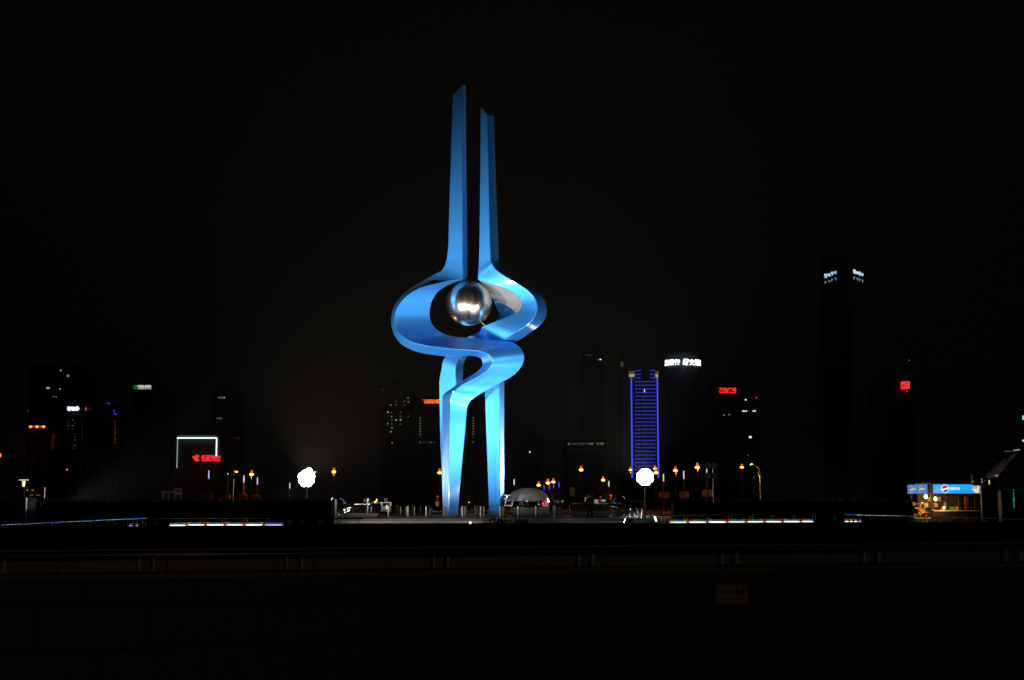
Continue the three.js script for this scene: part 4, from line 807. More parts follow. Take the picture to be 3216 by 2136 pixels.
  for (let i = 0; i < 4; i++) part('lit_slit', box(size(4.2, 78), size(4, 78), 0.05, ...q(3184 + i * 5.6, 1414.6 - i * 0.5, 78).toArray()), glow([0.8, 0.6, 0.48], 0.25 + 0.1 * i), ar);
  part('blue_light', box(size(7, 78), size(2.4, 78), 0.05, ...q(3130, 1493.6, 73).toArray()), glow([0.3, 0.45, 1], 1), ar);
  const gt = thing('green_light', 'thin vertical green light strip in the doorway at the right edge', 'light strip', q(3185, 1590, 75.6));
  for (const [y0, y1, m] of [[0, 18, 0.25], [19, 32, 0.45], [35, 50, 0.2], [54, 57, 0.35]]) part('light_strip', box(size(3, 75), size(y1 - y0, 75), 0.05, 0, size((y0 + y1) / 2 - 5, 75), 0), glow([0.03, 0.75, 0.3], m), gt);
  for (const [y, hh2, label] of [[1312, 13, 'cyan light cut by the right edge high up'], [1384, 6, 'smaller cyan light cut by the right edge below']]) { const s = thing('edge_light', label, 'light', at(3214, y, 300)); part('light_strip', box(size(4, 300), size(hh2, 300), 0.3), glow([0.35, 0.8, 1], 1), s); part('bracket', box(size(30, 300), 0.4, 0.3, size(15, 300), 0, -0.4), M.iron, s); }
}

// ------------------------------------------------------------------ the couple
{
  function field(prims, centre, half, cells, k) {
    const mc = new MarchingCubes(cells, new THREE.MeshBasicMaterial(), false, false, 120000);
    const f = mc.field, n = mc.size, p = V(0, 0, 0);
    for (let z = 0; z < n; z++) for (let y = 0; y < n; y++) for (let x = 0; x < n; x++) {
      p.set((x / n) * 2 - 1, (y / n) * 2 - 1, (z / n) * 2 - 1).multiplyScalar(half).add(centre);
      let acc = 1e3;
      for (const [ax, ay, az, bx, by, bz, ra, rb] of prims) {
        const dx = bx - ax, dy = by - ay, dz = bz - az, t = Math.min(1, Math.max(0, ((p.x - ax) * dx + (p.y - ay) * dy + (p.z - az) * dz) / (dx * dx + dy * dy + dz * dz + 1e-9)));
        const dd = Math.hypot(p.x - ax - dx * t, p.y - ay - dy * t, p.z - az - dz * t) - ra - (rb - ra) * t, h = Math.max(k - Math.abs(acc - dd), 0) / k;
        acc = Math.min(acc, dd) - h * h * k * 0.25;
      }
      f[x + y * n + z * n * n] = -acc;
    }
    mc.isolation = 0; mc.update();
    const g = new THREE.BufferGeometry();
    g.setAttribute('position', new THREE.BufferAttribute(mc.positionArray.slice(0, mc.count * 3), 3)); g.setAttribute('normal', new THREE.BufferAttribute(mc.normalArray.slice(0, mc.count * 3), 3));
    return g.scale(half, half, half).translate(...centre.toArray());
  }
  const legs = (w) => [-1, 1].flatMap((s) => [[s * 0.085, 0.92, 0, s * 0.095, 0.5, 0.015, 0.095 + w, 0.062 + w], [s * 0.095, 0.5, 0.015, s * 0.1, 0.09, -0.02, 0.06 + w, 0.043 + w]]);
  const trunk = (w) => [[0, 0.95, 0, 0, 1.12, 0, 0.135 + w, 0.125 + w], [0, 1.12, 0, 0, 1.32, -0.01, 0.125 + w, 0.15 + w], [-0.15, 1.4, 0, 0.15, 1.4, 0, 0.068 + w, 0.068 + w]];
  const arms = (w, r) => [-1, 1].flatMap((s) => [[s * 0.2, 1.4, 0, s * 0.3, 1.16 + r * s * 0.05, 0.14, 0.056 + w, 0.045 + w], [s * 0.3, 1.16 + r * s * 0.05, 0.14, s * 0.14, 1.2 + r * s * 0.12, 0.37, 0.043 + w, 0.034 + w]]);
  const feet = [-1, 1].map((s) => [s * 0.1, 0.06, -0.05, s * 0.115, 0.04, 0.14, 0.045, 0.034]);
  const head = (y) => [[0, y, 0, 0, y + 0.03, 0, 0.088, 0.092], [0, y - 0.07, 0.03, 0, y - 0.02, 0.03, 0.055, 0.07], [0, y - 0.015, 0.092, 0, y - 0.03, 0.108, 0.012, 0.014], [-0.03, y + 0.015, 0.082, 0.03, y + 0.015, 0.082, 0.016, 0.016], [-0.02, y - 0.06, 0.08, 0.02, y - 0.06, 0.08, 0.01, 0.01], [-0.09, y + 0.01, -0.005, -0.092, y - 0.03, 0, 0.016, 0.012], [0.09, y + 0.01, -0.005, 0.092, y - 0.03, 0, 0.016, 0.012], [0, y - 0.14, -0.01, 0, y - 0.06, 0, 0.052, 0.05]];
  const hand = (s, r) => { const x = s * 0.14, y = 1.2 + r * s * 0.12, z = 0.37, out = [[x, y, z, x - s * 0.07, y, z + 0.05, 0.03, 0.034]]; for (let i = 0; i < 4; i++) { const o = (i - 1.5) * 0.021, l = [0.06, 0.072, 0.068, 0.052][i]; out.push([x - s * 0.075, y + o, z + 0.055, x - s * (0.075 + l * 0.8), y + o, z + 0.065, 0.0095, 0.009], [x - s * (0.075 + l * 0.8), y + o, z + 0.065, x - s * (0.09 + l), y + o, z + 0.045, 0.009, 0.008]); } out.push([x - s * 0.03, y + 0.028, z + 0.03, x - s * 0.07, y + 0.06, z + 0.045, 0.012, 0.009]); return out; };
  const cloth = (c) => new THREE.MeshPhysicalMaterial({ color: lin(...c), roughness: 1, specularIntensity: 0.1 }), skin = std([0.3, 0.19, 0.13], 0.7), hairM = std([0.012, 0.01, 0.009], 0.6);
  const people = [['short haired person in a dark jacket, left of the embracing couple', 1847, 1.0, 1.3, 0.9, hairM], ['person in a black coat, right of the embracing couple', 1858.5, 1.03, -1.75, -0.7, hairM]];
  people.forEach(([label, sx, k, turn, r, hm], i) => {
    const t = thing('person', label, 'person', at(sx, 1620, 109 + i * 0.12).setY(0), turn, 'couple standing close together'); t.scale.setScalar(k);
    const y = 1.61, body = [field([...legs(-0.012), ...trunk(-0.015), ...arms(-0.012, r), ...feet, [0, 1.38, 0, 0, 1.54, 0.0, 0.06, 0.052]], V(0, 0.85, 0.1), 0.98, 84, 0.05), field(head(y), V(0, y, 0), 0.19, 54, 0.022), ...[-1, 1].map((s) => field(hand(s, r), V(s * 0.06, 1.2 + r * s * 0.12, 0.41), 0.16, 54, 0.012))];
    part('body', body, skin, t);
    part('jacket', field([...trunk(0.03), ...arms(0.018, r).map((a, j) => (j % 2 ? [...a.slice(0, 3), a[0] + (a[3] - a[0]) * 0.86, a[1] + (a[4] - a[1]) * 0.86, a[2] + (a[5] - a[2]) * 0.86, a[6], a[7]] : a)), [0, 0.82 - i * 0.1, 0, 0, 0.95, 0, 0.16, 0.15]], V(0, 1.1, 0.1), 0.72, 70, 0.05), cloth(i ? [0.006, 0.006, 0.007] : [0.01, 0.01, 0.013]), t);
    part('trousers', field([...legs(0.012), [-0.05, 0.93, 0, 0.05, 0.93, 0, 0.13, 0.13]], V(0, 0.52, 0), 0.56, 60, 0.03), cloth([0.007, 0.007, 0.009]), t);
    part('shoe', field(feet.map((f) => [...f.slice(0, 6), f[6] + 0.008, f[7] + 0.008]), V(0, 0.07, 0.04), 0.2, 44, 0.01), M.black, t);
    part('hair', field([[0, y + 0.045, -0.022, 0, y + 0.045, -0.02, 0.1, 0.1], [0, y + 0.08, 0.03, 0, y + 0.07, -0.05, 0.065, 0.08], ...(i ? [[0, y, -0.05, 0, y - 0.1, -0.06, 0.075, 0.06]] : [[0, y + 0.02, -0.045, 0, y - 0.03, -0.05, 0.08, 0.06]])], V(0, y, 0), 0.24, 48, 0.03), hm, t);
  });
}

// ------------------------------------------------------------------ bare trees and the cedar
function bareTree(label, p, h) {
  const t = thing('bare_tree', label, 'tree', p), trunkG = [], twigs = [];
  const grow = (a, dir, len, r, level) => {
    const b = a.clone().addScaledVector(dir, len), d = b.clone().sub(a), g = new THREE.CylinderGeometry(r * 0.68, r, d.length(), level < 2 ? 7 : 4);
    g.applyQuaternion(new THREE.Quaternion().setFromUnitVectors(V(0, 1, 0), d.clone().normalize())); g.translate(...a.clone().add(b).multiplyScalar(0.5).toArray());
    (level < 2 ? trunkG : twigs).push(g);
    if (level > 6) return;
    const n = level < 3 ? 3 : 2;
    for (let i = 0; i < n; i++) grow(a.clone().lerp(b, i ? 0.55 + rnd() * 0.4 : 1), dir.clone().add(V((rnd() - 0.5) * (i ? 1.7 : 0.5), 0.1 + rnd() * 0.25, (rnd() - 0.5) * (i ? 1.7 : 0.5))).normalize(), len * (0.62 + rnd() * 0.2), r * (i ? 0.5 : 0.66), level + 1);
  };
  grow(V(0, 0, 0), V(0, 1, 0), h * 0.3, h * 0.014, 0);
  part('trunk', trunkG, M.bark, t); part('crown', twigs, M.bark, t);
}
for (const [x, d, h, label] of [[95, 108, 8, 'leafless tree behind the disc lamp at the left edge'], [248, 112, 8.6, 'tall leafless tree left of the hedge lantern'], [362, 125, 10, 'leafless tree below the red dotted building'], [2640, 112, 8.4, 'leafless tree right of the curved street lamp'], [2722, 118, 8, 'leafless tree left of the kiosk'], [1018, 150, 5.5, 'small leafless tree glowing beside the left floodlight mast']]) bareTree(label, at(x, 1600, d).setY(0), h);
{
  const d = 88, p = at(3140, 1600, d).setY(-0.62), t = thing('cedar_tree', 'dark layered cedar hanging over the right edge', 'tree', p), H = at(3140, 1215, d).y + 0.62, pos = [], limbs = [];
  part('trunk', cyl(0.22, 0.04, H, 0, 0, 0, 10), M.bark, t);
  for (let i = 0; i < 46; i++) {
    const y = H * (0.34 + 0.62 * (i / 46)), a = i * 2.4, L = (1 - (y / H - 0.34) / 0.72) * 2.6 + 0.3, e = V(Math.cos(a) * L, y - 0.1 * L, Math.sin(a) * L);
    limbs.push(rod(V(0, y, 0), e, 0.025, 4));
    for (let k = 0; k < 110; k++) {
      const u = 0.15 + rnd() * 0.85, c = V(0, y, 0).lerp(e, u).add(V((rnd() - 0.5) * 0.5, (rnd() - 0.7) * 0.22, (rnd() - 0.5) * 0.5)), s = 0.05 + rnd() * 0.06, q = new THREE.Quaternion().setFromEuler(new THREE.Euler(rnd() * 6, rnd() * 6, rnd() * 6)), v = [V(-s, 0, 0), V(s, 0, 0), V(0, s * 0.35, 0)].map((w) => w.applyQuaternion(q).add(c));
      for (const w of v) pos.push(...w.toArray());
    }
  }
  part('limbs', limbs, M.bark, t);
  const g = new THREE.BufferGeometry(); g.setAttribute('position', new THREE.Float32BufferAttribute(pos, 3)); g.computeVertexNormals();
  part('crown', g, M.needle, t);
}

// ------------------------------------------------------------------ the city beyond
const pane = new THREE.BoxGeometry(1, 1, 1), LIT = [glow([0.75, 0.8, 0.6], 0.2), glow([0.8, 0.9, 0.7], 0.45), glow([0.9, 1, 0.8], 1), glow([1, 0.12, 0.03], 0.25), glow([1, 0.35, 0.08], 0.5), glow([0.6, 0.65, 0.7], 0.07)];
// a block whose front stands d metres away between two photo columns; lit windows at photo places
function building(name, label, x0, x1, y0, d, deep, windows = [], mat = M.facade, floors = true) {
  const a = at(x0, 1600, d), b = at(x1, 1600, d), w = b.x - a.x, h = at((x0 + x1) / 2, y0, d).y + 0.6, o = V((a.x + b.x) / 2, -0.61, a.z), t = thing(name, label, 'building', o);
  part('wall', box(w, h, deep, 0, h / 2, -deep / 2), mat, t);
  part('roof', [box(w + 0.6, 0.5, deep + 0.6, 0, h + 0.25, -deep / 2), box(w * 0.4, 2.2, deep * 0.4, 0, h + 1.6, -deep / 2)], mat, t);
  if (floors) {
    const nf = Math.max(2, Math.floor(h / 3.4)), nc = Math.max(2, Math.floor(w / 2.6)), list = [];
    for (let f = 1; f < nf; f++) for (let c = 0; c < nc; c++) list.push(box((w / nc) * 0.55, 1.5, 0.08, (w * (c + 0.5)) / nc - w / 2, (h * (f + 0.4)) / nf, 0.02));
    part('window_rows', list, M.glassDark, t).userData.kind = 'stuff';
  }
  for (const [x, y, ww = 3, hh = 3, k = 1] of windows) { const p = at(x, y, d).sub(o), m = part('window', pane, LIT[k], t, V(p.x, p.y, 0.12)); m.scale.set(size(ww, d), size(hh, d), 0.08); }
  t.userData.h = h;
  delete t.userData.h;
  return { t, o, d, w, h, local: (x, y, z = 0.3) => { const p = at(x, y, d).sub(o); return V(p.x, p.y, z); } };
}
function sign(name, label, d) { return thing(name, label, 'neon sign', V(0, 0, EYE.z - d + 0.4)); }
// raised glyphs in a row between two photo columns on the plane of sign t
function row(t, chars, x0, x1, y0, y1, d, mat, thick, name = 'letter') {
  const n = chars.length, a = at(x0, y1, d - 0.4), w = size(x1 - x0, d), h = size(y1 - y0, d);
  chars.forEach((ch, i) => ch !== ' ' && part(name, letter(ch, (w / n) * 0.9, h, 0.25, thick), mat, t, V(a.x + (w * i) / n, a.y, 0)));
}
function line(t, str, x0, x1, y0, y1, d, mat, z = 0) { const a = at(x0, y1, d - 0.4); part('lettering', text(str, size(x1 - x0, d), size(y1 - y0, d), 0.2), mat, t, V(a.x, a.y, z)); }

// blue lit tower
{
  const d = 520, B = building('blue_lit_tower', 'tall tower outlined in blue light behind the right floodlight mast', 1974, 2070, 1160, d, 42, [], std([0.05, 0.05, 0.07], 0.5), false);
  const blue = glow([0.05, 0.08, 1], 1.1), dash = glow([0.04, 0.06, 0.9], 0.7), bar = glow([0.05, 0.09, 0.75], 0.5), faint = glow([0.06, 0.07, 0.3], 0.04);
  const strip = (x0, x1, y0, y1, m, name = 'light_strip') => { const p = part(name, pane, m, B.t, B.local((x0 + x1) / 2, (y0 + y1) / 2, 0.2)); p.scale.set(size(x1 - x0, d), size(y1 - y0, d), 0.3); };
  strip(1982.2, 1986, 1187, 1500, blue, 'neon_tube'); strip(2064, 2068, 1184, 1500, blue, 'neon_tube');
  for (let i = 0; i < 29; i++) {
    const y = 1164 + 11.55 * i;
    for (const [a, b] of [[1994, 1995.5], [1997, 2002.5], [2004.5, 2010], [2011.5, 2013], [2040, 2041.5], [2043, 2048.5], [2050.5, 2056], [2057.5, 2059]]) strip(a, b, y - 1.1, y + 1.1, dash);
    if (i > 2) strip(2015, 2038.5, y - 1.1, y + 1.1, bar);
  }
  strip(2023.2, 2025.4, 1222, 1233, glow([0.6, 0.85, 1], 1), 'window');
  for (let i = 0; i < 28; i++) { const y = B.local(1980, 1172 + 11.55 * i).y; part('light_strip', box(0.2, 0.25, 20, -B.w / 2 - 0.1, y, -14), faint, B.t); }
  const cream = glow([1, 0.78, 0.3], 0.42), creamDim = glow([1, 0.78, 0.3], 0.07);
  for (const [xa, xb, ya, yb, m, z] of [[1976, 1992, 1176, 1184, cream, 0.6], [1975, 1992, 1166, 1175.6, creamDim, 0.6], [2058.5, 2066, 1176, 1185, cream, 0.6], [2059, 2068, 1166, 1175.6, creamDim, 0.6]]) { const p = part('crown_light', pane, m, B.t, B.local((xa + xb) / 2, (ya + yb) / 2, z)); p.scale.set(size(xb - xa, d), size(yb - ya, d), 0.8); }
  const top = B.local(1966, 1118, -40); part('rear_turret', box(size(11, d), 16, 6, B.local(1972, 1130).x + 1, top.y - 2, -38), std([0.1, 0.09, 0.06], 0.6), B.t); part('crown_light', box(size(10, d) * 1.05, size(17, d), 0.4, B.local(1971, 1123).x + 0.6, B.local(1971, 1123).y + 0.8, -34.6), glow([1, 0.9, 0.4], 0.03), B.t); part('spire', cyl(0.3, 0.05, 9, B.local(1975, 1110).x, B.local(1975, 1112).y, -37), M.facade, B.t);
}
// round bank tower with a curved white sign
{
  const d = 560, R = size(52, d), o = at(2148, 1600, d + R).setY(-0.61), h = at(2148, 1112, d).y + 0.6, t = thing('round_tower', 'dark round tower carrying the curved white bank sign', 'building', o);
  part('wall', cyl(R, R, h, 0, 0, 0, 48), M.facade, t); part('roof', cyl(R + 0.4, R + 0.4, 0.6, 0, h, 0, 48), M.facade, t);
  const list = []; for (let f = 1; f < h / 3.6; f++) for (let k = 0; k < 26; k++) list.push(box(0.9, 1.5, 0.1, 0, 0, R + 0.02).rotateY((k / 26) * 6.283).translate(0, f * 3.6, 0)); part('window_rows', list, M.glassDark, t).userData.kind = 'stuff';
  const s = thing('bank_sign', 'dazzling curved white bank lettering round the top of the round tower', 'neon sign', o), m = glow([0.8, 0.92, 1], 2.6), y = at(2148, 1146, d).y + 0.61, hh = size(18.5, d);
  const put = (geos, sx, w, name) => { const a = Math.asin(THREE.MathUtils.clamp((sx - 2148) / 55, -0.97, 0.97)), g = part(name, geos, m, s); g.geometry.translate(-w / 2, 0, 0); g.position.set(Math.sin(a) * (R + 0.7), y, Math.cos(a) * (R + 0.7)); g.rotation.y = a; };
  const w = size(16.5, d);
  for (const [ch, sx] of [['通', 2099.5], ['银', 2112], ['行', 2128], ['交', 2171], ['通', 2186.5], ['银', 2196.5]]) put(letter(ch, w, hh * 0.92, 0.3, 1.35), sx, w, 'letter');
  const lw = size(20, d), ring = (r0, r1, a0, a1) => { const sh = new THREE.Shape(); sh.absarc(0, 0, r1, a0, a1, false); sh.absarc(0, 0, r0, a1, a0, true); return new THREE.ExtrudeGeometry(sh, { depth: 0.3, bevelEnabled: false, curveSegments: 12 }); };
  put([ring(lw * 0.32, lw * 0.5, 0.3, 5.2).translate(lw * 0.62, hh * 0.45, 0), ring(0.01, lw * 0.2, 0, 6.28).translate(lw * 0.66, hh * 0.4, 0.05), new THREE.ExtrudeGeometry(new THREE.Shape([[0, 0], [0.18, 0], [0.3, 1.1], [0.12, 0.85]].map(([x, q]) => new THREE.Vector2(x * lw, q * hh))), { depth: 0.3, bevelEnabled: false })], 2153, lw, 'emblem');
  const l = new THREE.PointLight(0x9cc4ff, 30); l.position.copy(at(2148, 1136, d - 4)); l.castShadow = true; l.shadow.radius = 60; scene.add(l);
}
// plaza with a red roof sign, office block with few lights
{
  building('dark_office_tower', 'dark tower under the red four character roof sign', 2238, 2328, 1214, 470, 24, [[2274, 1304, 3, 3, 1], [2290, 1302.5, 4, 2, 1]]);
  const s = sign('red_roof_sign', 'glowing red four character roof sign right of the white bank sign', 470), red = glow([1, 0.015, 0.03], 1.6);
  row(s, ['万', '怡', '广', '场'], 2259.5, 2313, 1218, 1229.5, 470, red, 1.35); line(s, 'WANYI PLAZA', 2259.5, 2312, 1231, 1235, 470, red);
  building('office_block', 'dark office block with a few greenish lit windows', 2331, 2392, 1246, 500, 22, [[2342, 1256, 5, 4, 2], [2326.5 + 7, 1291, 4, 4, 2], [2338, 1291.5, 4, 4, 2], [2344, 1291, 4, 4, 2], [2366, 1291, 4, 4, 2], [2371.5, 1291, 4, 4, 2], [2356.5, 1373, 8, 6, 2], [2252 + 96, 1430, 2, 4, 0]]);
  const r = thing('red_beacon', 'tiny red beacon on the office block roof', 'beacon', at(2375.7, 1248.5, 499)); part('lamp_bulb', new THREE.SphereGeometry(size(1.8, 499), 8, 6), glow([1, 0.03, 0.05], 2), r); part('stem', cyl(0.08, 0.05, 1.2, 0, -1.3, 0), M.iron, r);
}
// very tall tower with pale signs on both faces
{
  const d = 700, T = at(2652, 1600, d), t = thing('corner_tower', 'very tall dark tower with two pale signs, upper right', 'building', T.clone().setY(-0.61)), h = at(2652, 815, d).y + 0.6, a = size(76, d) * Math.SQRT1_2 * 1.25;
  part('wall', box(a, h, a, 0, h / 2, -a * 0.7, Math.PI / 4), M.facade, t); part('roof', box(a * 0.9, 4, a * 0.9, 0, h + 2, -a * 0.7, Math.PI / 4), M.facade, t);
  const list = []; for (let f = 2; f < h / 4; f++) for (const s of [-1, 1]) for (let k = 0; k < 6; k++) list.push(box(1.6, 1.7, 0.1, (k - 2.5) * a / 6.4, 0, a / 2 + 0.02).rotateY((s * Math.PI) / 4).translate(0, f * 4, -a * 0.7)); part('window_rows', list, M.glassDark, t).userData.kind = 'stuff';
  const m = glow([0.45, 0.72, 1], 1.1), dim = glow([0.5, 0.65, 0.85], 0.5);
  for (const [x0, x1, y, slope, side, s] of [[2591, 2627, 862, -0.3, 'left', -1], [2677, 2716, 858, 0.22, 'right', 1]]) {
    const g = thing('tower_sign', `pale blue brush lettering on the ${side} face of the very tall tower`, 'neon sign', at((x0 + x1) / 2, y, d - 16));
    const n = 4, w = size(x1 - x0, d - 16), sizes = [15, 10, 15, 11], ys = [0, 1.5, -0.5, 2];
    ['绿', '地', '中', '心'].forEach((ch, i) => { const hh = size(sizes[i] * 0.9, d), q = part('letter', letter(ch, (w / n) * 0.95, hh, 0.3, 1.5), m, g, V((i / n - 0.5) * w, size(ys[i] - slope * (i - 1.5) * 9 - 6, d), (s * -1 * (i - 1.5) * w) / 6)); q.rotation.y = s * 0.5; });
    for (let i = 0; i < 4; i++) { const q = part('lettering', [box(size(5.5, d), size(1.3, d), 0.3, 0, 0, 0), box(size(1.4, d), size(7, d), 0.3, (i % 2 ? 1 : -1) * size(1.6, d), size(-3.4, d), 0.01)], dim, g, V((i / n - 0.4) * w, size(-17 - slope * (i - 1.5) * 9, d), (s * -1 * (i - 1.5) * w) / 6)); q.rotation.y = s * 0.5; }
  }
}
// building with a red square sign
{
  building('red_sign_block', 'dark block under the red square sign on the right', 2790, 2880, 1196, 450, 22);
  const t = thing('red_square_sign', 'glowing red square sign with a faint emblem, far right', 'neon sign', at(2843, 1211, 449)), w = size(27, 449), h = size(26, 449), deep = glow([0.55, 0.01, 0.015], 0.8);
  part('sign_face', new THREE.ExtrudeGeometry(new THREE.Shape([[-w / 2, -h * 0.48], [w / 2, -h * 0.38], [w / 2, h * 0.5], [-w / 2, h * 0.46]].map(([x, y]) => new THREE.Vector2(x, y))), { depth: 0.3, bevelEnabled: false }), glow([1, 0.02, 0.03], 1.5), t);
  part('emblem', cyl(h * 0.16, h * 0.16, 0.1, 0, 0, 0, 16).rotateX(Math.PI / 2).translate(-w * 0.3, 0, 0.3), deep, t); for (const y of [0.2, 0, -0.2]) part('lettering', box(w * 0.5, h * 0.08, 0.1, w * 0.16, y * h, 0.36), deep, t);
  for (const [x, y, label] of [[2849, 1229, 'tiny red beacon just below the red square sign'], [2856, 1132, 'tiny red beacon high above the red square sign']]) { const r = thing('red_beacon', label, 'beacon', at(x, y, 445)); part('lamp_bulb', new THREE.SphereGeometry(size(1.6, 445), 8, 6), glow([1, 0.05, 0.08], 1), r); part('stem', cyl(0.08, 0.05, y < 1150 ? 7 : 1.4, 0, y < 1150 ? -7.1 : -1.5, 0), M.iron, r); }
}
// agricultural bank, securities house, blue edged block, orange crowned block
{
  building('farm_bank_tower', 'dark tower under the white bank sign with a green ring', 405, 492, 1226, 520, 24, [[409, 1359, 4, 2, 0], [420, 1359, 4, 2, 0], [430, 1359.5, 4, 2, 0], [421, 1313, 3, 3, 3]]);
  const s = sign('white_bank_sign', 'white bank lettering with a green ring emblem, upper left', 520), g = glow([0.02, 0.5, 0.06], 0.35), w = glow([0.75, 0.95, 0.8], 0.75);
  row(s, ['中', '国', '农', '业', '银', '行'], 432, 476, 1210, 1218, 520, w, 1.4); line(s, 'AGRICULTURAL BANK OF CHINA', 432, 475.5, 1219.6, 1222.4, 520, glow([0.7, 0.75, 0.65], 0.6));
  const c = at(424.5, 1215.5, 519.6), r = size(5.2, 520); part('emblem', [new THREE.TorusGeometry(r, r * 0.17, 6, 24), box(r * 0.22, r * 1.7, 0.2, 0, 0, 0), box(r * 0.7, r * 0.2, 0.2, 0, r * 0.35, 0), box(r * 0.55, r * 0.2, 0.2, 0, -r * 0.2, 0.01)], g, s, V(c.x, c.y, 0));
  const grid = []; for (let i = 0; i < 11; i++) for (let j = 0; j < 4; j++) if (i !== 8 && rnd() < 0.85) grid.push([213 + j * 7.6, 1319.5 + i * 8.9, 3.4, 1.6, rnd() < 0.4 ? 0 : 5]); for (let i = 0; i < 9; i++) grid.push([258 - (i % 2), 1320 + i * 9.5, 2, 2, 5]);
  building('securities_block', 'dark block with rows of faint windows under the white roof sign', 200, 276, 1292, 450, 22, grid);
  const q = sign('securities_sign', 'bright white three character roof sign, left', 450); row(q, ['鲁', '证', '券'], 211.5, 249, 1277.5, 1289.5, 450, glow([0.72, 0.78, 1], 2), 1.9);
  const u = sign('small_red_sign', 'small red figure sign beside the white roof sign', 450), ru = glow([1, 0.03, 0.1], 0.9), p = at(269.5, 1284, 449.6), sz = (v) => size(v, 450);
  part('emblem', [cyl(sz(2.6), sz(0.4), sz(4.5), 0, sz(0.6), 0, 10), new THREE.SphereGeometry(sz(2.5), 12, 8).translate(0, sz(-2.6), 0)], ru, u, V(p.x, p.y, 0)); line(u, 'HEI', 275, 288, 1280, 1289, 450, glow([0.5, 0.5, 0.5], 0.02));
  const bb = building('blue_edged_block', 'dark block with short blue roof lights and a column of red dots', 300, 374, 1300, 470, 24), bl = glow([0.03, 0.03, 1], 1.2);
  for (const [x0, x1, y, a, z] of [[306.5, 318.5, 1297.3, 0, 2], [339.8, 346.4, 1267.8, 0, 1], [358, 363, 1291.3, -0.5, 1], [359.5, 370, 1300.7, -0.32, 1]]) part('neon_tube', new THREE.BoxGeometry(size(x1 - x0, 470), size(2.6, 470), 0.5).rotateZ(a), bl, bb.t, bb.local((x0 + x1) / 2, y, z));
  part('roof_mast', box(size(34, 470), size(34, 470), 8, bb.local(345, 1284).x, bb.local(345, 1284).y, -6), M.facadeWarm, bb.t);
  for (let i = 0; i < 8; i++) part('red_light', new THREE.SphereGeometry(size(1.5, 470), 8, 6), glow([1, 0.1, 0.02], i < 3 ? 0.3 : 0.7), bb.t, bb.local(361.6, 1324.6 + 9.15 * i));
  const ob = building('orange_crowned_block', 'dark block crowned by a bar of three orange lights', 84, 152, 1346, 400, 20), om = glow([1, 0.28, 0.02], 2.2), od = glow([1, 0.1, 0.01], 0.7);
  part('light_bar', box(size(48, 400), size(5, 400), 0.6, 0, 0, 0), od, ob.t, ob.local(120, 1340, 0.6)); for (const x of [98.5, 119, 139.5]) part('lamp_bulb', new THREE.SphereGeometry(size(4.6, 400), 12, 8).scale(1.1, 0.9, 0.6), om, ob.t, ob.local(x, 1341, 0.9));
  const vs = thing('vertical_sign', 'dim red brown vertical sign right of the orange lights', 'sign', at(165, 1412, 398)); part('sign_face', box(size(9, 398), size(50, 398), 0.4, 0, size(25, 398), 0), glow([0.5, 0.06, 0.03], 0.05), vs); part('stem', cyl(0.15, 0.15, 6, 0, -6, 0), M.iron, vs);
  building('hazy_tower', 'dark broad tower with a few yellow windows, upper left', 76, 222, 1150, 620, 30, [[191, 1164, 4, 4, 1], [214, 1180.5, 8, 7, 0], [151, 1219, 10, 5, 1], [188.6, 1222.5, 4, 3, 1], [168, 1246, 3, 4, 0], [176.7, 1246.5, 3, 4, 0], [88.7, 1290, 3, 2, 0]]);
}
// neon framed block and its red bank sign
{
  const d = 300, B = building('neon_framed_block', 'dark block framed by a white neon outline above the red bank sign', 556, 684, 1374, d, 16), n = glow([0.75, 0.97, 1], 1.6), dim = glow([0.7, 0.85, 0.9], 0.42), row2 = glow([0.6, 0.75, 0.75], 0.1);
  const bar = (x0, x1, y0, y1, m) => part('neon_tube', box(size(x1 - x0, d), size(y1 - y0, d), 0.3), m, B.t, B.local((x0 + x1) / 2, (y0 + y1) / 2, 0.4));
  bar(557.5, 682.6, 1374.3, 1377.8, n); bar(679.5, 682.6, 1378, 1432, n); bar(557, 558.8, 1378, 1470, dim);
  for (let i = 0; i < 20; i++) bar(560 + i * 6, 565 + i * 6, 1368.5, 1371.5, row2);
  const s = sign('red_bank_sign', 'glowing red bank sign with a round emblem, lower left', d - 4), red = glow([1, 0.015, 0.04], 1.6), dd = d - 4;
  row(s, ['华', '夏', '银', '行'], 632, 694, 1431, 1443.4, dd, red, 1.35); line(s, 'HUAXIA BANK', 633.5, 692, 1444.6, 1448.8, dd, red);
  const c = at(619, 1439, dd - 0.4), r = size(10, dd); part('emblem', [new THREE.TorusGeometry(r * 0.74, r * 0.26, 8, 26, 5).rotateZ(0.65), new THREE.SphereGeometry(r * 0.34, 12, 8).scale(1, 1, 0.4), new THREE.TorusGeometry(r * 0.2, r * 0.16, 6, 10).translate(-r * 1.15, r * 0.35, 0)], red, s, V(c.x, c.y, 0));
  building('far_left_block', 'dark block with a short row of pale windows left of centre', 655, 722, 1228, 560, 24, [[688.6, 1249, 3, 6, 0], [696, 1249, 3, 6, 0], [704, 1249, 3, 6, 1], [683, 1314, 2, 5, 0], [690, 1314, 2, 5, 0], [695, 1314, 2, 5, 0]]);
  const rl = thing('red_roof_line', 'faint red roof line left of the left floodlight mast', 'light line', at(740, 1376, 420)); part('light_strip', box(size(28, 420), size(2, 420), 0.3), glow([1, 0.08, 0.03], 0.07), rl); part('bracket', box(0.4, 10, 0.4, 0, -5.2, -0.4), M.iron, rl);
}
